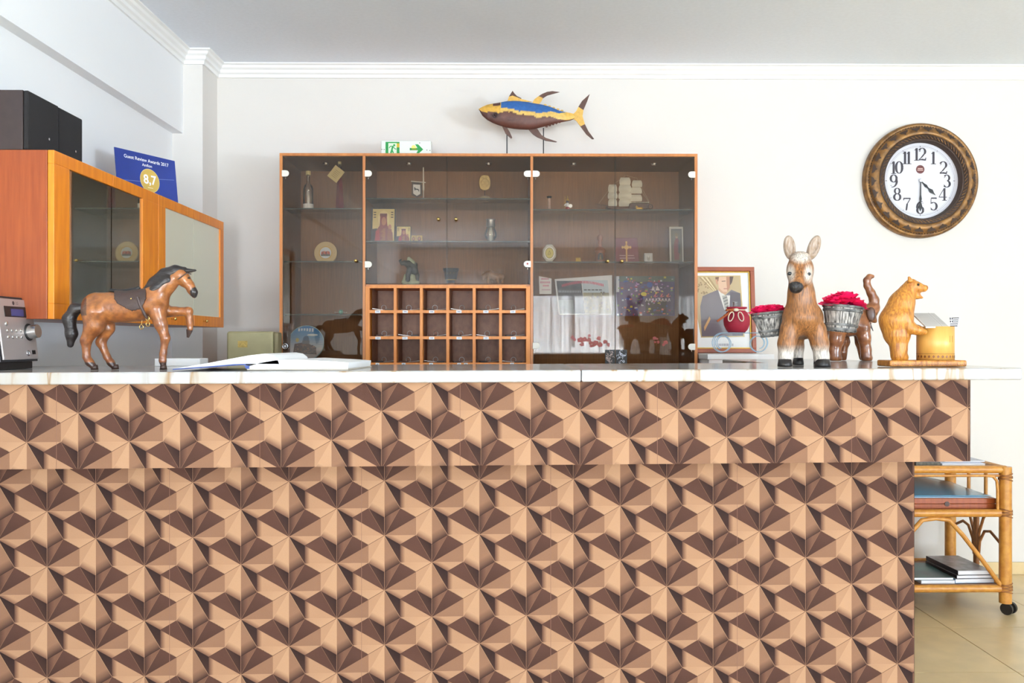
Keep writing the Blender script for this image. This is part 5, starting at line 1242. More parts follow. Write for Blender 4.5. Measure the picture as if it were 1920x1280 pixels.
for a in (858, 905): MB().sphere(Zc(a, 492, -0.1045), 0.003, 1, 0.5, 1.2, 10, 8).build('nostril', 'black_plastic', donk)
mat('ear_glaze', (138, 112, 88), rough=0.4, var=0.25, vscale=120, bump=0.8, bscale=150, stretch=(1.5, 1.5, 0.4), col2=(176, 160, 146))
for (x0, y0, x1, y1) in ((838, 250, 812, 70), (1000, 250, 1062, 70)):
    a, b = Vector(Zc(x0, y0, -0.02)), Vector(Zc(x1, y1, -0.015)); mid = a * 0.48 + b * 0.52; d = (b - a); L = d.length; ang = math.atan2(d.x, d.z)
    rot = np.array([[math.cos(ang), 0, math.sin(ang)], [0, 1, 0], [-math.sin(ang), 0, math.cos(ang)]])
    sdf_obj('ear', 'ear_glaze', donk, [('ell', tuple(mid), (52 * sc_, 0.012, L * 0.58), rot), ('sub', tuple(mid + Vector((0, -0.013, 0.006))), (34 * sc_, 0.011, L * 0.46), rot)], 0.0022, 0.003)
for a, dy, w in ((783, -0.022, 62), (1105, -0.022, 66), (896, 0.168, 50), (1076, 0.168, 50)):
    q = Vector(Zc(a, 1100, dy)); MB().lathe([(0, 0), (w * sc_, 0), (w * sc_ * 1.0, 0.006), (w * sc_ * 0.86, 0.022), (0, 0.024)], (q.x, q.y - 0.003, bh), sy=1.1, n=24).build('hoof', mat('hoof_black', (32, 29, 29), rough=0.3), donk)
mat('basket_glaze', (74, 72, 70), rough=0.5, col2=(210, 206, 200), vscale=60, stretch=(3, 3, 0.5), bump=0.6, bscale=90); mat('basket_hoop', (62, 63, 63), rough=0.5, col2=(140, 140, 138), vscale=45, bump=0.4, bscale=80)
mat('basket_inside', (60, 56, 54), rough=0.8)
BASK = []
for side, (tc, bc, rt, rb) in ((-1, ((648, 705), (672, 920), 158, 88)), (1, ((1285, 655), (1262, 875), 172, 125))):
    t3, b3 = Vector(Zc(*tc, 0.075)), Vector(Zc(*bc, 0.075)); ax = (t3 - b3); H_ = ax.length; ax.normalize(); Rt, Rb = rt * sc_, rb * sc_
    bk_ = MB().lathe([(0, 0.002), (Rb * 0.96, 0.002), (Rt * 0.96, H_ * 0.99), (Rt * 0.88, H_ * 0.99), (Rb * 0.8, 0.02), (0, 0.018)], b3, tuple(ax), 32).build('basket', 'basket_inside', donk)
    u_, w_, _ = frame_from(ax); n = 18
    for i in range(n):
        a0, a1 = 2 * math.pi * (i + 0.06) / n, 2 * math.pi * (i + 0.94) / n; vs = []
        for h, r in ((0.0, Rb), (H_, Rt)):
            for a in (a0, (a0 + a1) / 2, a1):
                for o_ in (0.955, 1.0): vs.append(b3 + ax * h + u_ * (r * o_ * math.cos(a)) + w_ * (r * o_ * math.sin(a)))
        fs = [(0, 2, 3, 1), (2, 4, 5, 3), (6, 7, 9, 8), (8, 9, 11, 10), (1, 3, 9, 7), (3, 5, 11, 9), (0, 6, 8, 2), (2, 8, 10, 4), (0, 1, 7, 6), (4, 10, 11, 5)]
        MB().add(vs, fs).build('stave', 'basket_glaze', bk_)
    for h in (0.07, 0.25, 0.80, 0.95):
        r = Rb + (Rt - Rb) * h; MB().lathe([(r * 1.0, H_ * (h - 0.055)), (r * 1.035, H_ * (h - 0.04)), (r * 1.045, H_ * (h + 0.03)), (r * 1.01, H_ * (h + 0.05))], b3, tuple(ax), 36).build('hoop', 'basket_hoop', bk_)
    BASK.append((t3, u_, w_, ax, Rt))
# red fabric roses in the baskets
mat('rose_cloth', (236, 22, 92), rough=0.6, var=0.12, vscale=40)
def rose(c_, r, label, up):
    m = MB(); u_, w_, a_ = frame_from(up)
    for lay, (n, rad, tilt, sz) in enumerate(((3, 0.12, 0.15, 0.55), (4, 0.42, 0.4, 0.72), (5, 0.72, 0.75, 0.85), (6, 0.95, 1.15, 0.9))):
        for i in range(n):
            th = 2 * math.pi * (i + 0.37 * lay) / n + random.uniform(-0.15, 0.15); rd = u_ * math.cos(th) + w_ * math.sin(th); tg = u_ * -math.sin(th) + w_ * math.cos(th)
            til = tilt + random.uniform(-0.15, 0.15); upv = a_ * math.cos(til) + rd * math.sin(til); base = c_ + rd * (r * rad * 0.55) - a_ * (r * 0.12 * lay); vs = []
            K = 5
            for p in range(K + 1):
                for q in range(K + 1):
                    s_ = p / K * 2 - 1; t_ = q / K; wdt = r * sz * (0.30 + 0.62 * math.sin(0.25 + t_ * 2.35))
                    vs.append(base + tg * (s_ * wdt) + upv * (r * sz * t_) - rd * (r * 0.30 * s_ * s_) * (1 - 0.4 * t_) + rd * (r * 0.18 * t_ * t_) + a_ * (0.04 * r * math.sin(5 * s_ + th)))
            m.add(vs, [(p * (K + 1) + q, (p + 1) * (K + 1) + q, (p + 1) * (K + 1) + q + 1, p * (K + 1) + q + 1) for p in range(K) for q in range(K)], smooth=True)
    m.sphere(c_ - a_ * r * 0.25, r * 0.45, 1, 1, 0.8, 12, 8)
    t = thing('fabric_rose', label, 'flower', tuple(c_ - a_ * r * 0.6), 'roses in the donkey baskets'); m.build('petals', 'rose_cloth', t)
    MB().cyl(c_ - a_ * r * 0.4, c_ - a_ * (r * 1.1), 0.0025, n=8).build('stem', mat('stem_green', (60, 90, 50), rough=0.6), t)
(tl, ul, wl, al, rl), (tr_, ur, wr, ar, rr) = BASK
rose(tl + Vector((-0.024, -0.004, 0.002)), 0.027, 'red fabric rose at the outer edge of the lower left basket', (-0.2, -0.1, 1)); rose(tl + Vector((0.006, -0.012, 0.004)), 0.026, 'red fabric rose in the middle of the lower left basket', (0, -0.2, 1)); rose(tl + Vector((0.024, 0.016, 0.006)), 0.024, 'red fabric rose next to the donkey neck in the left basket', (0.1, 0.2, 1))
rose(tr_ + Vector((-0.030, -0.008, 0.014)), 0.030, 'red fabric rose next to the donkey shoulder in the right basket', (-0.2, -0.2, 1)); rose(tr_ + Vector((0.006, 0.004, 0.022)), 0.036, 'tallest red fabric rose, centre of the right basket', (0, -0.1, 1)); rose(tr_ + Vector((0.036, -0.006, 0.006)), 0.028, 'red fabric rose hanging over the outer rim of the right basket', (0.4, -0.2, 1))

# ------------------------------------------------------------------ elephant behind the donkey
YE2 = 3.28; exx = W(1590, 0, YE2).x; eh = ctop(exx) + 0.0006
Zc = zoomer(1530, 500, 6.737, YE2); sc_ = Zc.s
el = thing('elephant_figure', 'glossy brown elephant figure with raised trunk behind the donkey', 'figurine', (exx, YE2, eh))
N_, Fr_ = -0.035, 0.035
pr_ = cp((290, 700, 165), (420, 690, 170), (560, 680, 140), k=0.03) + cp((600, 590, 105), (690, 555, 88), (735, 520, 66), k=0.015)
pr_ += cp((735, 500, 66), (735, 420, 60), (695, 330, 52), (648, 240, 44), (640, 170, 42), (672, 125, 34), (715, 122, 26), k=0.006) + cp((690, 620, 62), (730, 670, 34), (748, 690, 22), k=0.008)
pr_ += cp((590, 760, 95, N_), (610, 900, 74, N_), (632, 1050, 60, N_), (638, 1140, 62, N_), (668, 1160, 42, N_), k=0.012) + cp((540, 800, 80, Fr_), (560, 950, 60, Fr_), (600, 1140, 56, Fr_), k=0.012)
pr_ += cp((280, 780, 120, N_), (260, 930, 85, N_), (235, 1060, 66, N_), (240, 1140, 68, N_), (285, 1160, 42, N_), k=0.012) + cp((330, 830, 90, Fr_), (370, 950, 52, Fr_), (340, 1080, 46, Fr_), (345, 1150, 44, Fr_), k=0.012)
pr_ += cp((170, 700, 26), (140, 850, 16), (150, 980, 18), k=0.006) + [('cut', 2, -1, eh)]
mat('elephant_glaze', (150, 92, 52), rough=0.2, col2=(112, 64, 38), vscale=26, bump=0.5, bscale=70, coat=0.5, stretch=(1, 1, 1.6))
sdf_obj('body', 'elephant_glaze', el, pr_, 0.0034, 0.01, None, 2)
mat('ear_inner', (78, 44, 26), rough=0.35)
sdf_obj('ear', 'ear_inner', el, [('ell', Zc(698, 600, -0.042), (54 * sc_, 0.006, 98 * sc_), None), ('cap', Zc(650, 540, -0.036), Zc(655, 690, -0.036), 18 * sc_, 12 * sc_)], 0.0026, 0.006)
MB().tube([Zc(662, 665, -0.03), Zc(690, 740, -0.036), Zc(722, 812, -0.040)], [0.0045, 0.0035, 0.0012], 8).build('tusk', 'black_wood', el)

# ------------------------------------------------------------------ carved bear at a barrel
YR = 2.53; bxx = W(1727, 0, YR).x; rh = ctop(bxx) + 0.0008
Zc = zoomer(1620, 490, 5.333, YR); sc_ = Zc.s
bear = thing('bear_carving', 'carved wooden bear standing at a barrel lectern on a plank base', 'carving', (bxx, YR, rh))
mat('bear_wood', (204, 140, 54), rough=0.35, col2=(146, 84, 28), vscale=38, bump=1.0, bscale=60, stretch=(5, 5, 0.9)); mat('barrel_wood', (222, 172, 92), rough=0.35, col2=(206, 150, 70), vscale=6, stretch=(6, 6, 0.8))
zb = rh + 0.0005; ztp = Zc(500, 985)[2]
MB().box(Zc(193, 1000)[0], Zc(950, 1000)[0], YR - 0.045, YR + 0.045, zb, ztp).build('plank_base', 'bear_wood', bear, bevel=0.004)
m = MB()
for q in range(44): a = Zc(205 + q * 16.8, 1030)[0]; m.prism([(a, YR - 0.0452, zb + 0.003), (a + 0.0016, YR - 0.0452, zb + 0.003), (a + 0.0042, YR - 0.0452, zb + 0.0085), (a + 0.0026, YR - 0.0452, zb + 0.0085)], (0, -0.0006, 0))
o = m.build('carved_border', mat('bear_dark', (120, 66, 24), rough=0.5), bear); o['kind'] = 'stuff'
pr_ = cp((430, 300, 80), (375, 420, 112), (322, 590, 148), (325, 720, 128), k=0.02) + cp((340, 760, 105, -0.012), (350, 880, 70, -0.016), (345, 945, 62, -0.016), (410, 962, 34, -0.016), k=0.012) + cp((330, 780, 95, 0.016), (340, 890, 66, 0.02), (340, 950, 58, 0.02), (395, 962, 32, 0.02), k=0.012)
pr_ += cp((475, 245, 72), (530, 262, 54), (600, 268, 30), (618, 262, 20), k=0.008) + cp((480, 320, 50), (530, 345, 30), (582, 362, 11), k=0.006) + cp((465, 340, 42), (478, 395, 22), k=0.006)
pr_ += cp((462, 190, 24, -0.018), (450, 160, 13, -0.018), k=0.004) + cp((462, 190, 24, 0.018), (450, 160, 13, 0.018), k=0.004)
pr_ += cp((400, 540, 62, -0.030), (470, 670, 50, -0.036), (540, 690, 42, -0.038), (605, 705, 28, -0.036), k=0.008) + cp((400, 540, 62, 0.030), (470, 660, 50, 0.036), (540, 680, 40, 0.038), (605, 695, 28, 0.036), k=0.008) + [('cut', 2, -1, ztp - 0.0005)]
sdf_obj('body', 'bear_wood', bear, pr_, 0.0022, 0.008, None, 1)
for dy in (-0.019,): MB().sphere(Zc(543, 232, dy), 0.0035, 1, 1, 1, 10, 8).build('eye', 'black_plastic', bear)
MB().sphere(Zc(625, 258, 0), 0.005, 0.8, 1.1, 0.9, 10, 8).build('nose', mat('bear_nose', (84, 48, 22), rough=0.4), bear)
xb0, xb1 = Zc(540, 800)[0], Zc(886, 800)[0]; Rb_ = (xb1 - xb0) / 2; bc_ = Vector(((xb0 + xb1) / 2, YR, ztp + 0.0002)); Hb = Zc(700, 652)[2] - ztp
br_ = MB().lathe([(0, 0), (Rb_, 0), (Rb_, Hb), (Rb_ * 0.9, Hb), (Rb_ * 0.9, 0.01), (0, 0.01)], bc_, n=40).build('barrel', 'barrel_wood', bear)
m = MB(); m.torus(bc_ + Vector((0, 0, 0.0185)), (0, 0, 1), Rb_, 0.0005, 48, 5); m.torus(bc_ + Vector((0, 0, 0.002)), (0, 0, 1), Rb_, 0.0005, 48, 5); m.build('barrel_line', 'bear_dark', br_)
for q in range(13):
    a = math.radians(-175 + q * 13.5); m = MB(); c_ = bc_ + Vector((math.cos(a) * (Rb_ + 0.0004), math.sin(a) * (Rb_ + 0.0004), 0.010)); tgv = Vector((-math.sin(a), math.cos(a), 0))
    m.prism([c_ + tgv * 0.0035, c_ + Vector((0, 0, 0.0045)), c_ - tgv * 0.0035, c_ - Vector((0, 0, 0.0045))], Vector((math.cos(a), math.sin(a), 0)) * 0.0003); m.build('burnt_ornament', 'bear_dark', br_)
yb_ = YR - Rb_
for a0, z0_, z1_ in ((-68, 0.60, 0.72), (-56, 0.60, 0.72)):
    a = math.radians(a0); MB().cyl(bc_ + Vector((math.cos(a) * (Rb_ + 0.0002), math.sin(a) * (Rb_ + 0.0002), Hb * 0.53)), bc_ + Vector((math.cos(a) * (Rb_ + 0.0002), math.sin(a) * (Rb_ + 0.0002), Hb * 0.72)), 0.0005, n=5).build('burnt_mark', 'bear_dark', br_)
# open book lying on the barrel
P0, P1, P2, P3 = Vector(Zc(480, 515, 0.04)), Vector(Zc(700, 515, 0.04)), Vector(Zc(848, 648, -0.045)), Vector(Zc(618, 652, -0.045))
bkq = MB().prism([P0, P1, P2, P3], (0, 0, -0.004)).build('open_book', mat('book_grey', (196, 192, 186), rough=0.7), bear)
p = Print(P3, (P2 - P3), (P0 - P3)); p.n = (P2 - P3).cross(P0 - P3).normalized()
p.line(0.72, 0, 0.72, 1, 0.012, (110, 106, 104))
for q in range(12): p.rect(0.06, 0.06 + q * 0.075, 0.66, 0.075 + q * 0.075, (150, 146, 142)); p.rect(0.78, 0.06 + q * 0.075, 0.97, 0.075 + q * 0.075, (150, 146, 142))
p.build('book_print', 'print', bkq)
fp = MB().cyl(Zc(886, 985, -0.01), Zc(862, 560, -0.01), 0.0012, n=8).build('flag_pole', 'black_wood', bear)
P = [Vector(Zc(*q, -0.012)) for q in ((862, 650), (935, 648), (958, 562), (856, 562))]
fg = MB().prism(P, (0, 0.001, 0)).build('flag', 'paper', fp)
p = Print(P[0], P[1] - P[0], P[3] - P[0]); p.n = Vector((0, -1, 0)); DB = (34, 30, 44)
for q in range(5): p.rect(0, q * 0.222, 1 + q * 0.07, q * 0.222 + 0.111, DB)
p.rect(0, 0.45, 0.4, 1, DB); p.rect(0.17, 0.45, 0.24, 1, (240, 240, 240)); p.rect(0, 0.69, 0.4, 0.76, (240, 240, 240)); p.build('flag_stripes', 'print', fg)

# ------------------------------------------------------------------ stereo at the left end
sx1 = -1.418; sy0, sy1 = 2.50, 2.70; szb = ctop(-1.45) + 0.0008
st = thing('stereo', 'silver and black micro stereo with large volume knob', 'stereo', (-1.5, 2.6, szb))
mat('stereo_silver', (186, 178, 176), rough=0.38, metal=0.55)
z0, z1 = 1.147, 1.327; ln = 0.022
MB().prism([(XL + 0.012, sy0, z0 - 0.006), (sx1 + 0.004, sy0, z0 - 0.006), (sx1 - ln + 0.004, sy0, z1 + 0.003), (XL + 0.012, sy0, z1 + 0.003)], (0, sy1 - sy0, 0)).build('case', mat('stereo_black', (44, 42, 44), rough=0.5), st, bevel=0.002)
MB().box(XL + 0.02, sx1 - 0.006, sy0 + 0.012, sy1 - 0.012, szb, z0 - 0.0065).build('foot', 'black_plastic', st, bevel=0.002)
A = Vector((sx1 + 0.0045, sy0 + 0.006, z0)); up = Vector((-ln, 0, z1 - z0 - 0.004)); uyl = up.length; up.normalize(); al_ = Vector((0, 1, 0)); nm = al_.cross(up).normalized()
if nm.x < 0: nm = -nm
wd2 = sy1 - sy0 - 0.014
fpn = MB().obox(A, al_ * wd2, up * uyl, nm * 0.006).build('front_panel', 'stereo_silver', st, bevel=0.002)
def fpz(u_, v_, d=0.006): return A + al_ * (wd2 * u_) + up * (uyl * v_) + nm * d
m = MB(); m.obox(fpz(0.17, 0.70, 0.0062), al_ * (wd2 * 0.74), up * (uyl * 0.175), nm * 0.001); dsp = m.build('display', 'black_plastic', fpn)
MB().obox(fpz(0.34, 0.715, 0.0074), al_ * (wd2 * 0.36), up * (uyl * 0.12), nm * 0.0004).build('screen', mat('lcd', (56, 66, 120), rough=0.2), dsp)
MB().cyl(fpz(0.80, 0.455), fpz(0.80, 0.455, 0.008), 0.026, 0.025, 32).build('knob_ring', 'black_plastic', fpn); MB().cyl(fpz(0.80, 0.455, 0.007), fpz(0.80, 0.455, 0.034), 0.021, 0.020, 32).build('volume_knob', mat('chrome_knob', (214, 212, 208), rough=0.22, metal=0.9), fpn)
for q in range(4):
    for r in range(2): MB().sphere(fpz(0.19 + q * 0.125, 0.475 - r * 0.105, 0.0065), 0.0055, 0.5, 1, 1, 12, 8).build('button', 'chrome_knob', fpn)
MB().sphere(fpz(0.18, 0.585, 0.0065), 0.0075, 0.5, 1, 1, 12, 8).build('power_button', 'chrome_knob', fpn)
MB().torus(fpz(0.70, 0.10, 0.0065), tuple(nm), 0.007, 0.002).build('headphone_socket', 'steel', fpn); MB().obox(fpz(0.82, 0.08, 0.0062), al_ * 0.018, up * 0.012, nm * 0.001).build('usb_socket', 'black_plastic', fpn)
p = Print(fpz(0.5, 0.93, 0.0062), tuple(al_), tuple(up)); p.n = nm; p.ell(-0.010, 0, 0.006, 0.006, (60, 52, 54), 16); p.text('LG', 0.008, 0, 0.012, (80, 74, 76)); p.build('logo', 'print', fpn)

# ------------------------------------------------------------------ open guest book
gbx = W(490, 0, 2.6).x; gz = ctop(gbx) + 0.001
gb = thing('guest_book', 'open blue-bound guest book with raised left page lying on the marble', 'book', (gbx, 2.6, gz))
ya, yb2 = 2.415, 2.70
def gp(px, py, Y=2.44): v = W(px, py, Y); return (v.x, v.z)
def extrude_profile(pts, y0, y1, name, m_, th=None):
    m = MB(); n = len(pts); sh = 0.02
    vs = [(x, y0, z) for x, z in pts] + [(x + sh, y1, z) for x, z in pts]
    m.add(vs, [tuple(range(n)), tuple(range(2 * n - 1, n - 1, -1))] + [(i, i + n, (i + 1) % n + n, (i + 1) % n) for i in range(n)]); return m.build(name, m_, gb)
z_ = gz + 0.0006
lf = [gp(330, 693.5), gp(400, 688), gp(440, 684.5), gp(466, 683.5)]; lf = [(x, max(z, z_)) for x, z in lf]
cov = lf + [(x, z + 0.003) for x, z in lf[::-1]]
extrude_profile(cov, ya, yb2, 'left_cover', mat('book_blue', (52, 74, 140), rough=0.5))
pg = [(lf[0][0] + 0.01, lf[0][1] + 0.0045)] + [(x, z + 0.0035) for x, z in lf[1:]]
crv = [gp(527, 682), gp(524, 672), gp(515, 665), gp(500, 662.5), gp(470, 666), gp(430, 673.5), gp(390, 681)]
extrude_profile(pg + crv, ya + 0.004, yb2 - 0.004, 'left_pages', 'paper')
xr0, xr1 = gp(468, 690)[0], gp(656, 690)[0]
extrude_profile([(xr0, z_), (xr1, z_), (xr1, z_ + 0.003), (xr0, z_ + 0.003)], ya, yb2, 'right_cover', mat('book_edge', (214, 206, 194), rough=0.6))
tp_ = [gp(656, 679), gp(620, 676.5), gp(560, 673.5), gp(520, 675), gp(490, 680), gp(472, 686)]
extrude_profile([(xr0 + 0.004, z_ + 0.0035), (xr1 - 0.002, z_ + 0.0035)] + [(x, max(z, z_ + 0.004)) for x, z in tp_], ya + 0.004, yb2 - 0.004, 'right_pages', 'paper')
extrude_profile([(gp(463, 0)[0], z_ + 0.012), (gp(471, 0)[0], z_ + 0.012), (gp(472, 0)[0], z_ + 0.0032), (gp(466, 0)[0], z_ + 0.0032)], ya, yb2, 'spine', 'book_blue')
# white card box behind the horse
yb3 = 2.90; a, b = W(290, 686, yb3), W(375, 672, yb3); q = ctop(a.x) + 0.0006
o = MB().box(a.x, b.x, yb3, yb3 + 0.08, q, b.z).build('card_box', 'paper', None, bevel=0.001); setp(o, 'flat white box on the marble behind the horse foreleg', 'box')
# ------------------------------------------------------------------ low back units behind the counter, olive case, framed picture
mat('back_unit', (150, 96, 56), rough=0.5, var=0.1)
bu = thing('low_cabinet', 'low wooden cabinet behind the counter carrying the olive case', 'cabinet', (-1.3, 4.3, 0))
MB().box(XP + 0.005, XA - 0.01, 4.02, YB - 0.003, 0.0, 0.97).build('body', 'back_unit', bu); MB().box(XP + 0.005, XA - 0.01, 4.0, YB - 0.003, 0.971, 0.995).build('top', 'wood', bu)
yk = 4.08; a, b = W(424.5, 690, yk), W(521, 621, yk)
cs_ = thing('carrying_case', 'olive beige carrying case with rounded corners left of the display cabinet', 'case', ((a.x + b.x) / 2, yk + 0.04, 0.996))
mat('case_olive', (168, 160, 122), rough=0.6, var=0.06, vscale=20)
MB().box(a.x, b.x - 0.022, yk, yk + 0.08, 0.996, b.z).build('shell', 'case_olive', cs_, bevel=0.012, seg=4); MB().box(b.x - 0.021, b.x, yk + 0.004, yk + 0.08, 0.996, b.z - 0.004).build('shaded_side', mat('case_shade', (138, 128, 96), rough=0.6), cs_, bevel=0.008)  # right side in darker olive, its shade put into the colour
c_ = W(455, 645, yk); MB().box(c_.x - 0.022, c_.x + 0.022, yk - 0.001, yk - 0.0002, c_.z - 0.015, c_.z + 0.015).build('badge', mat('badge_gold', (190, 162, 86), rough=0.5, var=0.3, vscale=120), cs_)
sbx0, sbx1 = XDd + 0.006, W(1470, 0, 4.2).x
sb = thing('side_cabinet', 'low wooden cabinet beside the display cabinet carrying the framed picture', 'cabinet', ((sbx0 + sbx1) / 2, 4.35, 0))
zsb = W(1360, 682, 4.0).z
MB().box(sbx0, sbx1, 3.98, YB - 0.003, 0, zsb - 0.022).build('body', 'back_unit', sb); MB().box(sbx0, sbx1, 3.96, YB - 0.003, zsb - 0.0215, zsb).build('top', 'wood', sb)
y_ = 4.0
z2 = W(1360, 674, y_).z; z3 = W(1360, 664, y_).z
a, b = W(1330, 680, y_).x, W(1416, 680, y_).x
o = MB().box(a, b, y_ + 0.01, y_ + 0.38, zsb + 0.0005, z2).build('file_box', 'paper', None, bevel=0.001); setp(o, 'smaller white flat box at the bottom of the pile below the framed picture', 'box')
a, b = W(1319, 670, y_).x, W(1452, 670, y_).x; a = max(a, sbx0 + 0.002)
o = MB().box(a, b, y_, y_ + 0.40, z2 + 0.0005, z3).build('file_box', 'paper', None, bevel=0.002); setp(o, 'wide white flat box on which the vase stand and framed picture rest', 'box')
# framed picture
yf = 4.33; lean = 0.10
fx0, fx1 = W(1296, 0, yf).x, W(1417, 0, yf).x; fx0 = max(fx0, XDd + 0.003); fz0 = z3 + 0.0008; fz1 = W(1400, 501, yf + 0.03).z
ez = Vector((0, math.sin(lean), math.cos(lean))); ny = Vector((0, -math.cos(lean), math.sin(lean))); O = Vector((fx0, yf, fz0)); w = fx1 - fx0; h = (fz1 - fz0) / math.cos(lean)
pf_ = thing('picture_frame', 'brown wooden picture frame with a print of a man in a grey suit', 'picture', ((fx0 + fx1) / 2, yf, fz0))
mat('frame_brown', (146, 72, 42), rough=0.35, var=0.12, vscale=20)
def fbar(u0, u1, v0, v1, d0, d1, nm_, mt, par): return MB().obox(O + Vector((u0, 0, 0)) + ez * v0 + ny * d0, (u1 - u0, 0, 0), ez * (v1 - v0), ny * (d1 - d0)).build(nm_, mt, par, bevel=0.002)
fw = 0.021
fbar(0, w, 0, fw, 0, 0.018, 'rail', 'frame_brown', pf_); fbar(0, w, h - fw, h, 0, 0.018, 'rail', 'frame_brown', pf_); fbar(0, fw * 0.3, fw, h - fw, 0, 0.018, 'stile', 'frame_brown', pf_); fbar(w - fw, w, fw, h - fw, 0, 0.018, 'stile', 'frame_brown', pf_)
g0 = 0.006
for q in ((fw * 0.3, w - fw, fw, fw + g0), (fw * 0.3, w - fw, h - fw - g0, h - fw), (w - fw - g0, w - fw, fw + g0, h - fw - g0)): fbar(*q, 0.0022, 0.010, 'gilt_slip', 'gold', pf_)
fbar(fw * 0.3, w - fw, fw, h - fw, -0.001, 0.002, 'mount', mat('mount_white', (252, 251, 246), rough=0.8), pf_)
p = Print(O + ny * 0.0022, (1, 0, 0), ez); p.n = ny
def fz(zx, zy): # zoomed photo coordinates of the print
    v = W(1305 + zx / 7.53, 500 + zy / 7.53, yf); return (v.x - fx0, (v.z - fz0) / math.cos(lean))
def FP(pts, col): p.poly([fz(*q) for q in pts], col)
x00 = fz(0, 0)[0]
FP([(25, 120), (655, 115), (690, 990), (75, 1000), (25, 700)], (206, 180, 124)); FP([(25, 135), (640, 130), (672, 975), (85, 985), (25, 600)], (196, 172, 128))
for q in range(5): FP([(60 + q * 30, 140), (90 + q * 30, 140), (280 + q * 14, 330), (250 + q * 14, 330)], (224, 206, 160) if q % 2 else (168, 140, 92))
for q in range(22): cx_, cy2 = random.uniform(40, 200), random.uniform(200, 380); FP([(cx_ + 12 * math.cos(t_), cy2 + 12 * math.sin(t_)) for t_ in np.linspace(0, 5.5, 7)], (150, 124, 84))
FP([(85, 985), (72, 560), (110, 410), (330, 320), (430, 400), (520, 320), (645, 370), (672, 975)], (118, 108, 112)); FP([(500, 350), (645, 370), (672, 975), (520, 975), (480, 600)], (92, 84, 92)); FP([(330, 320), (410, 600), (480, 640), (500, 400), (430, 400)], (226, 220, 210)); FP([(385, 405), (450, 400), (470, 470), (480, 620), (420, 600), (400, 480)], (176, 172, 160))
for q in range(4): FP([(395 + q * 12, 440 + q * 42), (455 + q * 6, 415 + q * 42), (458 + q * 6, 430 + q * 42), (398 + q * 12, 455 + q * 42)], (112, 108, 106))
FP([(330, 140), (500, 130), (495, 290), (460, 350), (400, 350), (340, 290)], (224, 184, 150)); FP([(450, 130), (505, 130), (500, 290), (462, 350), (455, 260)], (186, 134, 104)); FP([(500, 130), (555, 130), (530, 220), (500, 260)], (96, 74, 66)); FP([(295, 140), (350, 135), (335, 200), (320, 210), (300, 190)], (130, 92, 66)); FP([(295, 175), (325, 170), (330, 250), (310, 240)], (206, 150, 116)); FP([(385, 195), (440, 190), (440, 200), (385, 205)], (96, 66, 54)); FP([(410, 300), (470, 300), (465, 310), (412, 312)], (176, 110, 96))
FP([(340, 290), (400, 350), (460, 350), (440, 385), (380, 370), (335, 330)], (206, 160, 128)); FP([(120, 850), (200, 700), (215, 740), (125, 910)], (206, 160, 110))
for q in range(9): p.rect(*fz(320 + q * 24, 1120), *fz(334 + q * 24, 1085), (176, 172, 176))
p.build('portrait_print', 'print_gloss', pf_)
gl_ = fbar(fw * 0.3, w - fw, fw, h - fw, 0.0045, 0.0060, 'glazing', 'picture_glass', pf_); gl_.modifiers.clear()
# vase on a wire stand
yv = 4.08; Zc = zoomer(1300, 560, 9.144, yv); sc_ = Zc.s; zst = z3 + 0.0008
vx = Zc(745, 0)[0]
ws = thing('wire_stand', 'white wire scroll stand shaped like a cart under the red vase', 'stand', (vx, yv, zst)); wr = 0.0019
mat('wire_white', (150, 176, 194), rough=0.3, metal=0.3)
def zst_(zy): return Zc(0, zy)[2]
zrail = zst_(585); z_bot = zst + wr
def scroll(cx, r, y, dirn, inner):
    pts = []
    for i in range(40):
        t_ = i / 39; a = math.pi / 2 + dirn * t_ * (2 * math.pi * 1.45); rr_ = r * (1 - 0.45 * t_); pts.append((cx + rr_ * math.cos(a) * 1.0, y, z_bot + r + rr_ * math.sin(a) - (r - rr_) * 0.0))
    return pts
Rw = (zrail - z_bot) / 2
for y in (yv - 0.035, yv + 0.035):
    o_ = 0.0 if y < yv else Zc(90, 0)[0] - Zc(0, 0)[0]
    lx, rx_ = Zc(455, 0)[0] + o_, Zc(1065, 0)[0] + o_
    pts = scroll(lx, Rw, y, 1, 0)[::-1] + scroll(rx_, Rw, y, -1, 0)
    MB().tube(pts, wr, 8).build('side_wire', 'wire_white', ws)
for q in range(4):
    x_ = Zc(480 + q * 190, 0)[0]; MB().cyl((x_, yv - 0.035, zrail), (x_ + (Zc(90, 0)[0] - Zc(0, 0)[0]), yv + 0.035, zrail), wr, n=8).build('cross_wire', 'wire_white', ws)
vs_ = thing('clay_vase', 'round dark red vase with cord bow on the wire stand', 'vase', (vx, yv, zrail + wr))
Rv = 225 * sc_; zv = zrail + wr + 0.0005
mat('vase_red', (158, 26, 50), rough=0.7, bump=0.15, bscale=300)
MB().lathe([(0, 0), (Rv * 0.62, 0), (Rv * 0.80, 0.012), (Rv * 0.96, 0.034), (Rv, 0.052), (Rv * 0.95, 0.072), (Rv * 0.78, 0.092), (Rv * 0.58, 0.102), (Rv * 0.56, 0.106), (Rv * 0.76, 0.110), (Rv * 0.76, 0.117), (Rv * 0.5, 0.117), (Rv * 0.45, 0.1), (0, 0.06)], (vx, yv, zv), n=36).build('pot', 'vase_red', vs_)
mat('cord_cream', (226, 214, 190), rough=0.8); mat('cinnamon', (158, 78, 36), rough=0.8); mat('twig', (206, 150, 80), rough=0.8)
MB().torus((vx, yv, zv + 0.103), (0, 0, 1), Rv * 0.62, 0.0028, 30, 8).build('cord', 'cord_cream', vs_)
yq = -Rv * 0.75
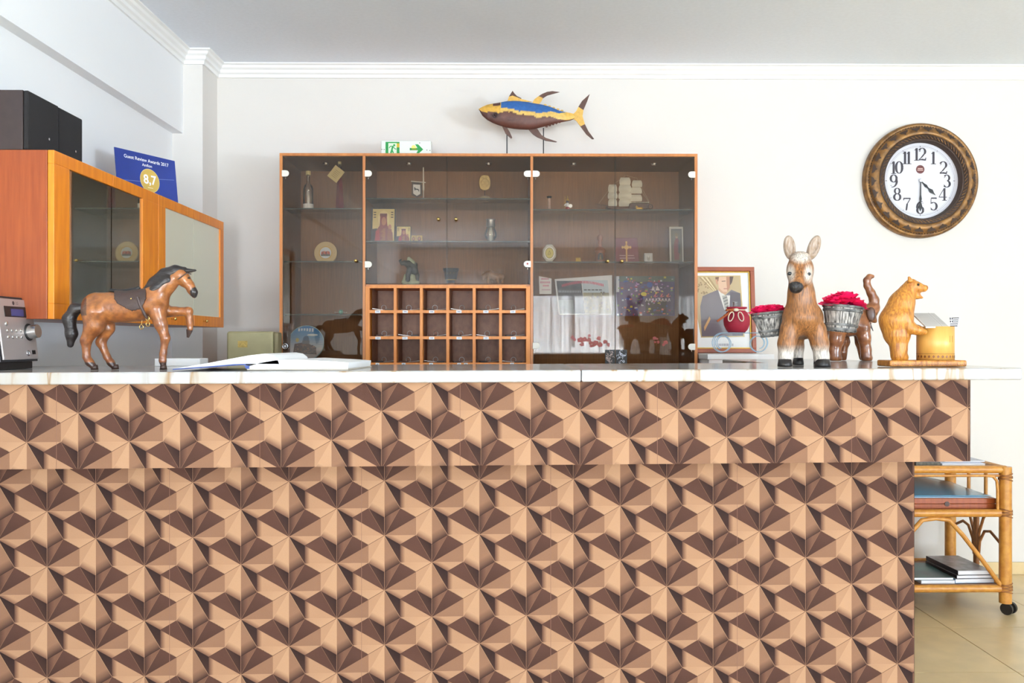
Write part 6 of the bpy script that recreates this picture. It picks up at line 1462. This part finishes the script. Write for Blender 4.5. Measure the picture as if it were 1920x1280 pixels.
for cxq, ty in ((645, 1), (815, -1)):
    pts = [Vector(Zc(cxq + 42 * math.sin(t_) + ty * 20 * math.cos(t_), 305 - 78 * math.cos(t_), yq - 0.022)) for t_ in np.linspace(0, 2 * math.pi, 24)]
    MB().tube(pts, 0.0026, 6, closed=True).build('bow_loop', 'cord_cream', vs_)
for a, b in (((690, 190), (410, 385)), ((670, 215), (530, 290)), ((700, 180), (560, 195))): MB().cyl(Zc(*a, yq - 0.012), Zc(*b, yq - 0.024), 0.0048, n=8).build('cinnamon_stick', 'cinnamon', vs_)
MB().sphere(Zc(735, 190, yq - 0.016), 0.011, 1.2, 0.6, 0.7, 12, 8).build('dried_flower', 'cord_cream', vs_)
m = MB(); cq = Vector((Zc(720, 0)[0], yv, zv + 0.117))
for q in range(6): m.torus(cq + Vector((0, 0, 0.003 + q * 0.0038)), (0, 0, 1), 0.0105, 0.0015, 18, 6)
o = m.build('coil', 'silver', vs_); o['kind'] = 'stuff'
for a, b in (((300, 300), (190, 560)),): MB().tube([Zc(285, 300, -0.02), Zc(290, 360, -0.02), Zc(240, 450, -0.02), Zc(205, 550, -0.02)], [0.002, 0.006, 0.005, 0.001], 6)

# ------------------------------------------------------------------ rattan trolley
mat('rattan', (200, 142, 62), rough=0.35, col2=(176, 114, 44), vscale=8, stretch=(5, 5, 5), var=0.0, bump=0.2, bscale=40); mat('rattan_dark', (140, 88, 42), rough=0.5, var=0.2, vscale=60)
cyf, cyb = 3.88, 4.36; cx1 = W(1885, 0, cyf).x; cx0 = cx1 - 0.62; PR = 0.026
cart = thing('rattan_trolley', 'two-tier rattan trolley on black casters against the back wall', 'trolley', ((cx0 + cx1) / 2, (cyf + cyb) / 2, 0))
ZTp, ZMd, ZBt = W(960, 881, cyf).z, W(960, 963, cyf).z, W(960, 1105, cyf).z; zp0 = W(960, 1132, cyf).z
for x in (cx0, cx1):
    for y in (cyf, cyb):
        po = MB().cyl((x, y, zp0), (x, y, ZTp + 0.012), PR, n=20).build('post', 'rattan', cart)
        m = MB()
        for zc_, n_ in ((ZTp - 0.03, 4), (ZMd, 5), (ZBt, 6)):
            for q in range(n_): m.torus((x, y, zc_ - 0.014 + q * 0.0065), (0.25 * (-1) ** q, 0.1, 1), PR + 0.002, 0.0028, 20, 6)
        o = m.build('binding', 'rattan_dark', po); o['kind'] = 'stuff'
        MB().cyl((x, y, zp0 + 0.001), (x, y, 0.05), 0.007, n=10).build('caster_stem', 'steel', po)
        for s_ in (-1, 1): MB().cyl((x + 0.014 + s_ * 0.009, y - 0.002 + s_ * 0.006, 0.0265), (x + 0.014 + s_ * 0.020, y - 0.002 + s_ * 0.014, 0.0265), 0.026, n=20).build('caster_wheel', 'black_plastic', po)
for z, r in ((ZTp, 0.0175), (ZMd, 0.0175), (ZBt, 0.017)):
    for y in (cyf, cyb): MB().cyl((cx0, y, z), (cx1, y, z), r, n=16).build('rail', 'rattan', cart)
    for x in (cx0, cx1): MB().cyl((x, cyf, z), (x, cyb, z), r * 0.9, n=16).build('rail', 'rattan', cart)
    MB().box(cx0 + 0.005, cx1 - 0.005, cyf + 0.005, cyb - 0.005, z - 0.002, z + 0.007).build('shelf', 'rattan_dark', cart)
MB().cyl((cx0, cyf, ZTp - 0.027), (cx1, cyf, ZTp - 0.027), 0.006, n=10).build('thin_rail', 'rattan', cart)
for x in (cx0, cx1):
    sg = 1 if x == cx0 else -1
    MB().tube([(x + sg * 0.085, cyf, ZTp - 0.027), (x + sg * 0.055, cyf, ZTp - 0.03), (x + sg * 0.038, cyf, ZTp - 0.05), (x + sg * 0.034, cyf, ZTp - 0.09), (x + sg * 0.034, cyf, ZMd + 0.01)], 0.0065, 10).build('corner_cane', 'rattan', cart)
    for fy in (0.33, 0.64): MB().cyl((x, cyf + (cyb - cyf) * fy, ZMd), (x, cyf + (cyb - cyf) * fy, ZTp), 0.008, n=10).build('spindle', 'rattan', cart)
    ym = (cyf + cyb) / 2
    for d in (-0.009, 0.009): MB().cyl((x, ym + d, ZBt), (x, ym + d, ZMd), 0.009, n=10).build('center_cane', 'rattan_dark', cart)
    for s_ in (-1, 1):
        MB().tube([(x, ym + s_ * 0.02, ZBt + 0.10), (x, ym + s_ * 0.025, ZBt + 0.20), (x, ym + s_ * 0.06, ZMd - 0.06), (x, ym + s_ * 0.10, ZMd - 0.015)], 0.0065, 10).build('fan_cane', 'rattan_dark', cart)
        MB().tube([(x, ym + s_ * 0.02, ZBt + 0.09), (x, ym + s_ * 0.03, ZBt + 0.16), (x, ym + s_ * 0.07, ZBt + 0.215), (x, ym + s_ * 0.12, ZBt + 0.225), (x, ym + s_ * 0.20, ZBt + 0.19)], 0.0065, 10).build('fan_cane', 'rattan_dark', cart)
xm = (cx0 + cx1) / 2
MB().tube([(cx1 - 0.02, cyf - 0.004, ZBt + 0.01), (cx1 - 0.10, cyf - 0.004, ZBt + 0.12), (cx1 - 0.19, cyf - 0.004, ZBt + 0.235), (xm + 0.06, cyf - 0.004, ZMd - 0.030), (xm, cyf - 0.004, ZMd - 0.022), (xm - 0.06, cyf - 0.004, ZMd - 0.030), (cx0 + 0.19, cyf - 0.004, ZBt + 0.235), (cx0 + 0.10, cyf - 0.004, ZBt + 0.12), (cx0 + 0.02, cyf - 0.004, ZBt + 0.01)], 0.010, 12).build('arch_cane', 'rattan', cart)
# things on the trolley
def slab(name, label, cat, x0, x1, y0, y1, z0, z1, mcover, mpage='paper', group=None):
    t = thing(name, label, cat, ((x0 + x1) / 2, (y0 + y1) / 2, z0), group)
    MB().box(x0 + 0.002, x1 - 0.002, y0 + 0.001, y1 - 0.002, z0 + 0.0012, z1 - 0.0012).build('pages', mpage, t)
    MB().box(x0, x1, y0, y1, z1 - 0.0011, z1).build('cover', mcover, t); MB().box(x0, x1, y0, y1, z0, z0 + 0.0011).build('back_cover', mcover, t); return t
zt0 = ZTp + 0.0075
slab('magazine', 'thick white magazine on the top tier below the counter overhang', 'magazine', W(1766, 0, 3.93).x, W(1848, 0, 3.93).x, 3.93, 4.19, zt0 + 0.0005, zt0 + 0.012, mat('mag_blue', (196, 202, 220), rough=0.3))
slab('magazine', 'dark patterned magazine beside the white one on the top tier', 'magazine', W(1715, 0, 3.93).x, W(1762, 0, 3.93).x, 3.92, 4.16, zt0 + 0.0005, zt0 + 0.020, mat('mag_dark', (70, 52, 60), rough=0.4, var=0.5, vscale=60), mat('mag_dark_pages', (96, 92, 80), rough=0.8, var=0.4, vscale=90))
slab('magazine', 'open-cornered grey magazine lying on top of the white magazine', 'magazine', W(1770, 0, 3.98).x, W(1846, 0, 3.98).x, 3.975, 4.20, zt0 + 0.0125, zt0 + 0.018, mat('mag_grey', (176, 178, 190), rough=0.3))
zm0 = ZMd + 0.0075
bxw = thing('wooden_game_box', 'varnished wooden folding game box on the middle tier', 'box', (W(1790, 0, 3.9).x, 4.05, zm0))
xa, xb_ = cx0 + 0.05, W(1868, 0, 3.92).x
MB().box(xa, xb_, 3.92, 4.26, zm0 + 0.0005, zm0 + 0.025).build('lower_half', 'wood_deep', bxw, bevel=0.002); MB().box(xa, xb_, 3.92, 4.26, zm0 + 0.0262, zm0 + 0.050).build('upper_half', 'wood_deep', bxw, bevel=0.002)
q = W(1775.5, 0, 3.92).x; MB().cyl((q, 3.9198, zm0 + 0.0256), (q, 3.917, zm0 + 0.0256), 0.011, n=20).build('clasp', mat('clasp', (66, 40, 28), rough=0.4), bxw)
def brochure(name, label, x0, x1, y0, y1, z0, lift, c1, c2):
    t = thing(name, label, 'brochure', ((x0 + x1) / 2, y0, z0)); K = 14; m = MB(); vs = []; cs2 = []
    for i in range(K + 1):
        for j in range(K + 1):
            u_, v_ = i / K, j / K; vs.append((x0 + (x1 - x0) * u_ + 0.01 * v_, y0 + (y1 - y0) * v_, z0 + 0.001 + lift * v_ ** 1.6 * (1 - u_) ** 0.6 + 0.002 * (1 + math.sin(u_ * 5)) * v_))
    def vc(jj): g_ = min(1, max(0, (jj / K) * 1.7 - 0.45)); return lin(tuple(a + (b - a) * g_ for a, b in zip(c1, c2)))
    m.v = vs
    for i in range(K):
        for j in range(K):
            m.c[len(m.f)] = [vc(j), vc(j), vc(j + 1), vc(j + 1)]; m.smooth.add(len(m.f)); m.f.append([i * (K + 1) + j, (i + 1) * (K + 1) + j, (i + 1) * (K + 1) + j + 1, i * (K + 1) + j + 1])
    o = m.build('sheet', 'print_gloss', t); s2 = o.modifiers.new('thick', 'SOLIDIFY'); s2.thickness = 0.0012
    return t
zb2 = zm0 + 0.0512
brochure('brochure', 'glossy blue and sand brochure with lifted corner on the wooden box', xa + 0.02, W(1858, 0, 3.93).x, 3.925, 4.22, zb2 + 0.007, 0.075, (120, 176, 206), (190, 170, 150)); 
brochure('brochure', 'pale blue brochure lying under the lifted one on the wooden box', xa + 0.01, W(1852, 0, 3.93).x, 3.922, 4.20, zb2 + 0.001, 0.003, (206, 220, 228), (200, 214, 222))
zb0 = ZBt + 0.0075
slab('magazine', 'teal covered magazine lying flat at the left of the bottom tier', 'magazine', W(1700, 0, 3.95).x, W(1784, 0, 3.95).x, 3.93, 4.20, zb0 + 0.0165, zb0 + 0.027, mat('mag_teal', (72, 122, 114), rough=0.3, col2=(70, 84, 82), vscale=6))
slab('magazine', 'white paged magazine under the teal one on the bottom tier', 'magazine', W(1722, 0, 3.95).x, W(1786, 0, 3.95).x, 3.925, 4.19, zb0 + 0.0005, zb0 + 0.016, mat('mag_white', (206, 206, 210), rough=0.4))
mat('cover_blue', (44, 112, 150), rough=0.35); mat('cover_black', (36, 26, 30), rough=0.4); mat('cover_photo', (126, 122, 116), rough=0.35, col2=(176, 172, 176), vscale=20)
def flat_book(label, x0, x1, y0, y1, z0, th, mcov, mspine, rz=0.0):
    t = thing('book', label, 'book', (x0, y0, z0), 'books stacked flat on the bottom tier')
    MB().box(x0 + 0.002, x1 - 0.003, y0 + 0.002, y1 - 0.002, z0 + 0.0013, z0 + th - 0.0013).build('pages', 'paper', t)
    MB().box(x0, x1, y0, y1, z0, z0 + 0.0012).build('back_cover', mspine, t); MB().box(x0, x1, y0, y1, z0 + th - 0.0012, z0 + th).build('cover', mcov, t)
    MB().box(x0 - 0.0008, x0 + 0.0006, y0, y1, z0, z0 + th).build('spine', mspine, t); t.rotation_euler = (0, 0, rz); return t
zz = zb0 + 0.0005; bx0 = W(1793, 0, 3.93).x
flat_book('blue spined paperback at the bottom of the flat stack', bx0 - 0.004, bx0 + 0.178, 3.93, 4.20, zz, 0.020, 'cover_photo', 'cover_blue', 0.05)
flat_book('dark maroon spined paperback in the middle of the flat stack', bx0 + 0.004, bx0 + 0.176, 3.932, 4.20, zz + 0.021, 0.014, 'cover_photo', 'cover_black', 0.045)
flat_book('black spined photo guide on top of the flat stack', bx0 + 0.010, bx0 + 0.166, 3.934, 4.21, zz + 0.036, 0.020, 'cover_photo', 'cover_black', 0.04)
